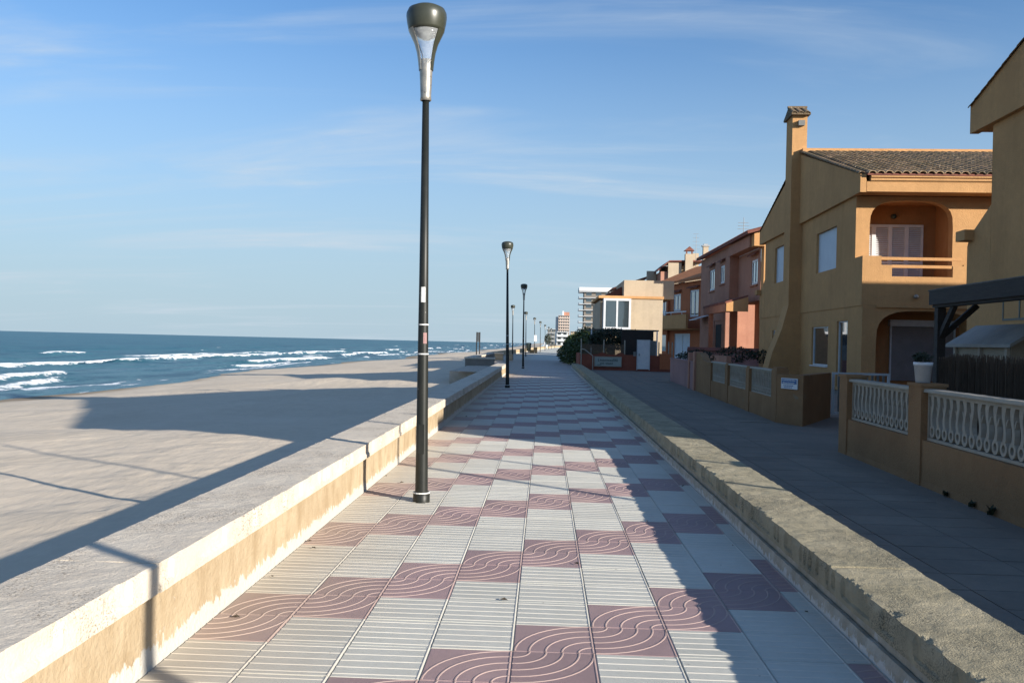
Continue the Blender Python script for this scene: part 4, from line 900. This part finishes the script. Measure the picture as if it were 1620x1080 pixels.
TW=Thing('boundary_wall','tall shadowed brown wall behind the white door','wall',(5.4,51,0)); TW.part('wall',MB().box(4.5,6.35,51.2,51.4,0,2.28),'wood'); TW.part('gate',MB().box(5.95,6.3,49.5,49.54,.05,1.72),'gate')
PS=Thing('parasol','closed white parasol hanging beside the terrace','parasol',(4.7,54,0)); PS.part('pole',MB().tube((4.72,54,0),(4.72,54,2.5),.02,.02,8),'white'); PS.part('canopy',MB().lathe([(.0,2.48),(.05,2.4),(.09,2.1),(.13,1.85),(.10,1.78),(0,1.8)],12,(4.72,54,0)),'white',smooth=True)
# ------------------------------------------------------------------ brick red wall with sign at the end of the lane
BR=Thing('brick_red_wall','brick red garden wall with a scalloped top closing the lane','wall',(4,49.3,0))
top=[]
for i in range(41):
    x=2.0+5.1*i/40; z=.88+.12*max(0,math.cos((x-3.26)*2*math.pi/1.05))*(1 if 2.7<x<4.9 else 0); top.append((x,z))
BR.part('wall',MB().prism([(2.0,-.05)]+top+[(7.1,-.05)],.2,'y',49.35),'brick_red')
BR.part('side_wall',MB().box(2.0,2.2,49.56,55,-.05,.9),'brick_red')
BR.part('footing',MB().box(2.0,7.1,49.25,49.345,-.05,.12),'brick_red')
BR.part('pier',MB().box(6.5,7.1,49.28,49.6,-.05,1.0),'orange')
for x,h in ((2.07,1.74),(3.35,1.72),(4.53,1.71),(6.45,1.66),(7.0,1.68),(7.2,1.66)):
    BR.part('fence_post',MB().tube((x,49.45,.7),(x,49.45,h),.035,.035,8),'cream')
b=MB()
for i in range(250):
    x=2.1+i*.0098; 
    b.add([(x,49.5,.7),(x+.007,49.5,.7),(x+.007,49.503,1.45+random.uniform(-.05,.05)),(x,49.503,1.45+random.uniform(-.05,.05))],[(0,1,2,3)])
BR.part('screen',b,'reed',stuff=True)
HR=Thing('handrail','thin pale handrail stepping down beside the brick red wall','handrail',(2.2,49,0)); rr=MB(); pts=[(2.07,49.2,0),(2.07,49.2,1.16),(2.26,49.1,1.14),(2.72,49.0,.78),(2.72,49.0,0)]
for p,q in zip(pts,pts[1:]): rr.tube(p,q,.028,.028,8)
HR.part('rail',rr,'cream')
DW=Thing('door','plain white metal door in the brick red wall','door',(5.5,49.3,0)); DW.part('leaf',MB().box(5.24,5.88,49.20,49.24,.10,1.72),'white'); DW.part('frame',MB().box(5.19,5.235,49.19,49.26,.06,1.76).box(5.885,5.93,49.19,49.26,.06,1.76).box(5.235,5.885,49.19,49.26,1.722,1.76),'frame'); DW.part('handle',MB().box(5.30,5.34,49.14,49.199,.85,.98),'gate')
MBX=Thing('letter_box','small dark letter box left of the white door','letter box',(5.1,49.2,0)); MBX.part('box',MB().box(5.0,5.14,49.14,49.24,.82,1.08),'gate')
SB=Thing('name_board','grey green name board with two lines of dark lettering on the brick red wall','sign',(3.6,49.2,0))
SB.part('board',MB().box(2.86,4.30,49.215,49.24,.25,.72),'signboard'); SB.part('frame',MB().box(2.81,2.859,49.20,49.245,.20,.77).box(4.301,4.35,49.20,49.245,.20,.77).box(2.86,4.30,49.20,49.245,.721,.77).box(2.86,4.30,49.20,49.245,.20,.249),'cream')
mk=MB()
def stroke(x,z,w_,h): mk.box(x,x+w_,49.208,49.2145,z,z+h)
x=3.02; stroke(x,.50,.025,.15); stroke(x+.025,.50,.05,.025); x+=.11
for i in range(11):
    h=.10 if i<8 else .13; k=i%4
    stroke(x,.50,.018,h); stroke(x+.045,.50,.018,h)
    if k in (0,2): stroke(x+.018,.50+h-.02,.027,.018)
    if k in (1,3): stroke(x+.018,.50+h*.45,.027,.018)
    if k==2: stroke(x+.018,.50,.027,.018)
    x+=.093
x=3.14
for i in range(9):
    if i==3: x+=.06; continue
    stroke(x,.33,.016,.09); stroke(x+.04,.33,.016,.09); stroke(x+.016,.33+.04*(i%3),.024,.016); x+=.085
stroke(2.98,.275,.24,.02); SB.part('lettering',mk,'ink',stuff=True)
# ------------------------------------------------------------------ hedges and trees
T=shrub('tamarisk_hedge','big dark green bush bulging over the paving before the brick red wall',[((2.6,60,.9),(1.55,4.5,1.15),2600,.10),((1.9,63.5,.65),(1.05,2.3,.75),1500,.09),((3.0,58,1.2),(1.3,2.5,1.0),1500,.10)],'leaf',21,'bush')
T=shrub('tamarisk_tree','lighter green sunlit tamarisk rising behind the dark bush',[((3.2,66.5,1.7),(1.2,2.0,1.05),1900,.09),((2.3,67,1.3),(.9,1.6,.8),1100,.09),((4.2,66,1.9),(1.0,1.8,.85),900,.09)],'leaf_light',31,'tree',trunk=[((3.2,66.5,0),(3.1,66.4,1.5),.12,.07,8),((3.2,66.5,.5),(2.4,66.9,1.4),.07,.04,8)])
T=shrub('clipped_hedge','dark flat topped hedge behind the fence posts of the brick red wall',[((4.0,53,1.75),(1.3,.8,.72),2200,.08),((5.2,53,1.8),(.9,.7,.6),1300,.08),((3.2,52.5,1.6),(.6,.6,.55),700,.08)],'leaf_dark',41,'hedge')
T=shrub('small_tree','small dark round tree far along the paving beyond the lamps',[((.75,232,2.4),(.95,.95,1.25),500,.16)],'leaf_dark',51,'tree',trunk=[((.75,232,0),(.75,232,1.8),.1,.08,6)])
for i,(x,y,h) in enumerate(((12,330,5.5),(16,350,6.5),(9.5,300,4.2))):
    T=shrub('distant_tree',('dark tree before the tall tower','taller dark tree beside the balconied apartment block','small tree left of the tower')[i],[((x,y,h*.65),(2.2,2.2,h*.35),500,.3)],'leaf',61+i,'tree',trunk=[((x,y,0),(x,y,h*.5),.2,.15,6)])
# weeds and litter
def weed(label,x,y,n,h,seed):
    T=Thing('weed',label,'weed',(x,y,0)); r_=random.Random(seed); b=MB()
    for i in range(n):
        a=r_.uniform(0,6.28); l=h*r_.uniform(.5,1); q=Vector((x+math.cos(a)*l*.6,y+math.sin(a)*l*.6,l*r_.uniform(.4,.9))); p=Vector((x+r_.gauss(0,.01),y+r_.gauss(0,.01),0)); d=Vector((-math.sin(a),math.cos(a),0))*.008
        mid=(p+q)/2+Vector((0,0,l*.15)); b.add([p-d,p+d,mid+d*1.6,mid-d*1.6,q],[(0,1,2,3),(3,2,4)])
    T.part('blades',b,'leaf_dark')
    at=T.e.children[0].data.attributes.new('tone','FLOAT','POINT'); at.data.foreach_set('value',[random.random() for _ in b.v])
wps=[(9.35,.07,'tiny weed at the foot of the near garden wall'),(8.35,.13,'largest dark weed clump at the garden wall foot near the right edge'),(8.75,.09,'weed tuft at the garden wall foot just beyond the largest clump')]
for i,(s_,h,lb) in enumerate(wps):
    p=toworld(3.88,s_); weed(lb,p[0],p[1],22 if h<.18 else 60,h,i)
leaf=MB(); leaf.add([(-.02,0,.003),(0,.009,.009),(.022,0,.004),(0,-.01,.012)],[(0,1,2),(0,2,3)]); lm=leaf.mesh('dry_leaf','trunk')
for i,(x,y) in enumerate(((-1.66,5.35),(-1.68,6.3),(-1.6,6.1),(-1.69,9.4),(-1.45,9.0),(1.5,9.3),(1.45,6.6),(-1.63,12.4),(-1.5,17),(1.1,12.6),(-.2,5.02),(.25,5.9),(1.52,5.0),(-1.6,4.55),(.9,7.4),(-1.66,14.8))):
    o=tagm(obj('dry_leaf',lm),'small dry brown leaf lying on the paving','leaf','dry leaves scattered on the paving'); o.location=(x,y,.003); o.rotation_euler=(0,0,random.uniform(0,6)); o.scale=(1.2,1.2,1.4) if i%3 else (.7,.9,1)
# ------------------------------------------------------------------ far things along the paving and beach
MP=Thing('beach_marker','pair of dark posts joined by a slatted panel standing on the beach','marker post',(-9.9,129,-.9))
zb=-1.0
for x in (-10.12,-9.66): MP.part('post',MB().box(x-.07,x+.07,128.93,129.07,zb,2.75),'wood')
for i in range(9): MP.part('slat',MB().box(-10.19,-9.59,128.88,128.925,1.3+.16*i,1.43+.16*i),'wood')
CB=Thing('concrete_block','sunlit pale concrete wall end by the far lamps','wall',(-1.5,118,0)); CB.part('block',MB().box(-2.1,-1.0,117,118.5,0,.42).box(-1.5,-1.0,117.2,118.5,.42,.75),'apricot')
BN=Thing('litter_bin','dark green litter bin left of the far lamps','litter bin',(-2.0,112,0)); BN.part('bin',MB().lathe([(0,.15),(.27,.15),(.33,1.15),(.30,1.2),(0,1.22)],14,(-2.05,112,.15)),'darkframe',smooth=True); BN.part('stand',MB().box(-2.15,-1.95,111.9,112.1,0,.32),'steel')
NB=Thing('notice_board','small white board fixed to the sixth lamp pole','sign',(-1.2,109.9,0)); NB.part('board',MB().box(-1.36,-1.02,109.86,109.90,1.55,2.35),'white')
# apartment blocks
def block(name,label,cat,x0,x1,y0,y1,H,floors,wm_,bal=None,top=None,ncol=4):
    T=Thing(name,label,cat,(x0,y0,0)); T.part('wall',MB().box(x0,x1,y0,y1,0,H),wm_); fh=H/floors
    for f in range(floors):
        z=f*fh
        T.part('floor_slab',MB().box(x0-(bal or 0),x1+.3,y0-1.3,y1,z+fh-.35,z+fh-.1),wm_ if not bal else 'frame'); T.part('balcony_front',MB().box(x0+.1,x1,y0-1.25,y0-1.15,z+fh-.1,z+fh+.8) if f<floors-1 else MB().box(x0,x1,y0-.1,y0-.05,z,z+.3),wm_)
        if bal: T.part('balcony_front',MB().box(x0-bal,x0-bal+.1,y0-1,y1-2,z+fh-.1,z+fh+.7),'frame')
        for c in range(ncol):
            xa=x0+(x1-x0)*(c+.2)/ncol; xb=x0+(x1-x0)*(c+.75)/ncol
            T.part('window',MB().box(xa,xb,y0-.06,y0-.02,z+.3,z+fh-.5),'glass')
    if top: T.part('roof_house',MB().box(*top[0]),top[1])
    return T
block('apartment_block','apartment block coloured as if in shade, with stacked balconies and a white roof slab','apartment block',17.6,31,400,412,25.2,9,'shade_tone',bal=2.4,top=((15.2,31,398.5,412,25.3,27.0),'white'),ncol=3)  # wall colour carries the shade that no object casts here
TB=block('tower_block','tall pale pink tower far down the coast','tower block',13.6,25,900,915,29.5,10,'rosy',top=((18,24.8,901,914,29.5,33),'pink'),ncol=5)
TB.part('wing',MB().box(10.8,13.55,903,915,0,28),'frame'); TB.part('crown',MB().box(17.5,19,899,901,29.5,34),'white')
block('apartment_block','low dark apartment block behind the farthest lamps','apartment block',1.6,5.6,500,540,9.2,4,'gate',bal=.6,ncol=2)
block('apartment_block','plain grey block between the farthest lamps and the bush','apartment block',6.1,12,455,470,7.2,3,'frame',ncol=2)
block('apartment_block','cream low block right of the tower base','apartment block',26,32,880,890,13,5,'beige',ncol=2)
# ------------------------------------------------------------------ walkers far along the paving
def person(label,x,y,top,legs,face,stride=.16):
    T=Thing('person',label,'person',(x,y,0))
    me=bpy.data.meshes.new('body'); P_=[(0,0,.92),(0,.0,1.15),(0,.0,1.40),(0,.0,1.50),(0,.02,1.62),(.1,0,.88),(.11,stride*.5,.5),(.11,stride,.07),(.11,stride+.12,.04),(-.1,0,.88),(-.11,-stride*.4,.5),(-.11,-stride-.06,.09),(-.11,-stride+.08,.04),(.18,0,1.40),(.23,-.05,1.14),(.22,.06,.92),(-.18,0,1.40),(-.23,.05,1.14),(-.22,.14,.94)]
    E_=[(0,1),(1,2),(2,3),(3,4),(0,5),(5,6),(6,7),(7,8),(0,9),(9,10),(10,11),(11,12),(2,13),(13,14),(14,15),(2,16),(16,17),(17,18)]
    rad=[.14,.13,.13,.055,.10,.09,.065,.045,.035,.09,.065,.045,.035,.06,.045,.03,.06,.045,.03]
    me.from_pydata(P_,E_,[]); me.materials.append(MT[top]); o=obj('body',me,T.e); m1=o.modifiers.new('skin','SKIN'); o.modifiers.new('sub','SUBSURF').levels=1
    for v,r_ in zip(me.skin_vertices[0].data,rad): v.radius=(r_,r_*.8)
    me.skin_vertices[0].data[0].use_root=True
    lg=MB()
    for sx_,st_ in ((.11,stride),(-.11,-stride)): lg.tube((sx_*.9,0,.93),(sx_,st_*.45,.5),.115,.085,10).tube((sx_,st_*.45,.5),(sx_,st_*.95,.12),.085,.07,10)
    T.e.rotation_euler=(0,0,face)
    k=obj('trousers',lg.mesh('trousers',legs,True),T.e); h=obj('hair',MB().lathe([(0,1.76),(.08,1.73),(.11,1.66),(.10,1.58)],12).mesh('hair','ink',True),T.e)
    return T
person('walker in a dark top and white trousers far along the paving',.42,188,'ink','white',.2)
person('walker in pale clothes just left of the dark one, far along the paving',-.1,196,'white','pot',-.3)
